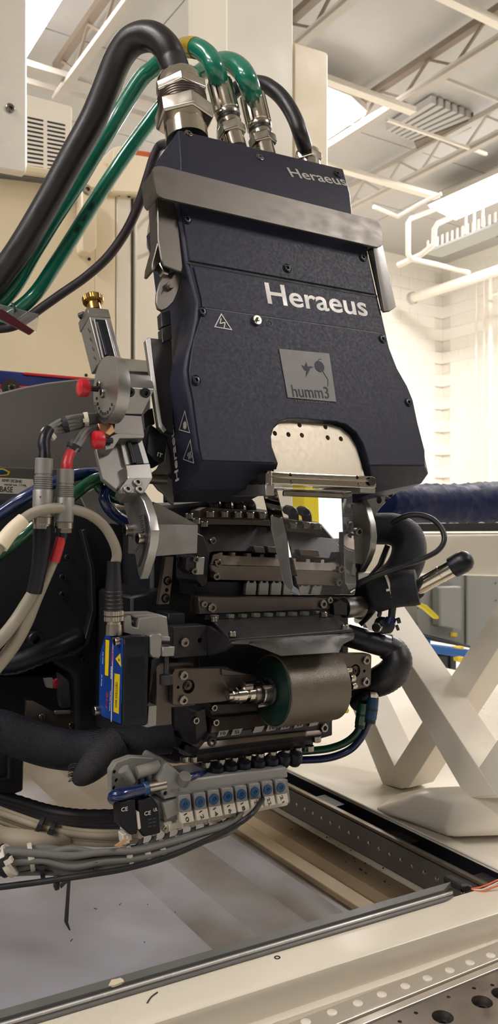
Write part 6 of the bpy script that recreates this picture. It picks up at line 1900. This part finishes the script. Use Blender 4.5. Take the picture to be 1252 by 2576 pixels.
# lower short pipe and ribbed elbow
tube('suction_pipe', [(at(872, 1598, .97), .0138), (at(900, 1606, .97), .0138), (at(985, 1630, .985), .0138)], 'bolt_dark', None, 26, 4, 'short dark grey pipe behind the roller guard', 'pipe', straight=True)
tube('elbow_hose', [(at(970, 1626, .985), .0160), (at(990, 1638, .985), .0168), (at(1000, 1662, .98), .0180), (at(990, 1688, .98), .0190), (at(965, 1708, .985), .0190), (at(930, 1722, 1.0), .0175), (at(900, 1730, 1.02), .0165)], 'black_rubber', None, 24, 9, 'black ribbed elbow hose right of the roller', 'hose', rip=0.015)
hc = thing('hose_clamp', 'dark hose clamp with screws above the ribbed elbow', 'clamp', at(970, 1590, .97))
tube('stem', [(at(988, 1520, .97), .0048), (at(984, 1555, .97), .0045)], 'black_rubber', hc, 12, 1, straight=True)
lathe('collar', at(982, 1562, .97), Z + B * .3, [(-.004, .0065), (.004, .0065)], 'blue_tube', hc, 18)
slab('yoke', front(at(970, 1575, .968)), [(958, 1560), (970, 1552), (990, 1560), (996, 1576), (988, 1592), (962, 1596), (950, 1586)], 0.012, 'bolt_dark', hc, 0.0015)
for x, y, dx in ((958, 1546, -8), (998, 1562, 8), (952, 1582, -8), (996, 1580, 6)):
    tube('clamp_screw', [(at(x, y, .965), .0036), (at(x + dx, y - 2, .965), .0036)], 'dark_steel', hc, 12, 1, straight=True)
lathe('chrome_nut', at(950, 1578, .962), -B - A * .5, [(0, .006), (.004, .0062), (.005, .005)], 'chrome', hc, 18)
# water line couplings
for i, (m, m2, x, y, pth, lb) in enumerate((('blue_tube', 'blue_button', 934, 1782, [(929, 1815), (912, 1850), (885, 1882), (850, 1900), (810, 1909), (758, 1912), (700, 1915)], 'blue'), ('green_tube', 'green_tube', 909, 1796, [(908, 1820), (895, 1846), (868, 1868), (830, 1882), (786, 1888), (720, 1893)], 'green'))):
    t = thing('tube_coupling', lb + ' push-fit coupling hanging right of the roller', 'coupling', at(x, y + 30, .98))
    ax_ = (at(x - 5, y + 34, .98) - at(x + 4, y - 28, .98))
    s0 = at(x + 4, y - 28, .98)
    L = ax_.length
    r = .0078 if i == 0 else .0066
    lathe('upper_collar', s0, ax_, [(0, r * .9), (L * .3, r), (L * .42, r), (L * .43, r * .85)], m2, t, 20)
    lathe('black_band', s0, ax_, [(L * .42, r * 1.04), (L * .5, r * 1.04)], 'black_rubber', t, 20)
    lathe('lower_collar', s0, ax_, [(L * .5, r * 1.02), (L * .86, r * 1.02), (L * .87, r * .8)], m2, t, 20)
    lathe('end_ring', s0, ax_, [(L * .86, r * .95), (L * 1.02, r * .95)], 'black_rubber', t, 20)
    tube('water_tube', [(at(px, py, .985 - .0 * k), .0046) for k, (px, py) in enumerate(pth)], m, None, 16, 7, 'glossy ' + lb + ' water tube curving under the roller', 'tube')
hq = thing('hose_end', 'black hose end with metal ring above the blue coupling', 'hose end', at(935, 1745, .98))
tube('hose', [(at(890, 1772, 1.0), .009), (at(915, 1756, .99), .0095), (at(935, 1742, .985), .009)], 'black_rubber', hq, 18, 8, rip=.06)
lathe('ring', at(938, 1738, .982), Vector((-.1, 0, -1)), [(0, .007), (.004, .0074), (.008, .007)], 'chrome', hq, 20)
lathe('neck', at(938, 1752, .98), Vector((-.1, 0, -1)), [(0, .005), (.006, .005)], 'black_plastic', hq, 16)
lathe('yellow_plug', at(864, 1788, .92), B, [(0, .0032), (.005, .0032), (.0065, .0018)], 'yellow_plastic', None, 14, label='tiny yellow plug at the lower right of the roller', cat='plug')
# yellow post far behind, seen through the glass
slab('yellow_post', front(at(785, 1290, 3.4)), [(766, 1000), (805, 1000), (805, 2080), (766, 2080)], 0.1, 'yellow_plastic', None, 0.004, 1, 'yellow post far behind the quartz block', 'post')
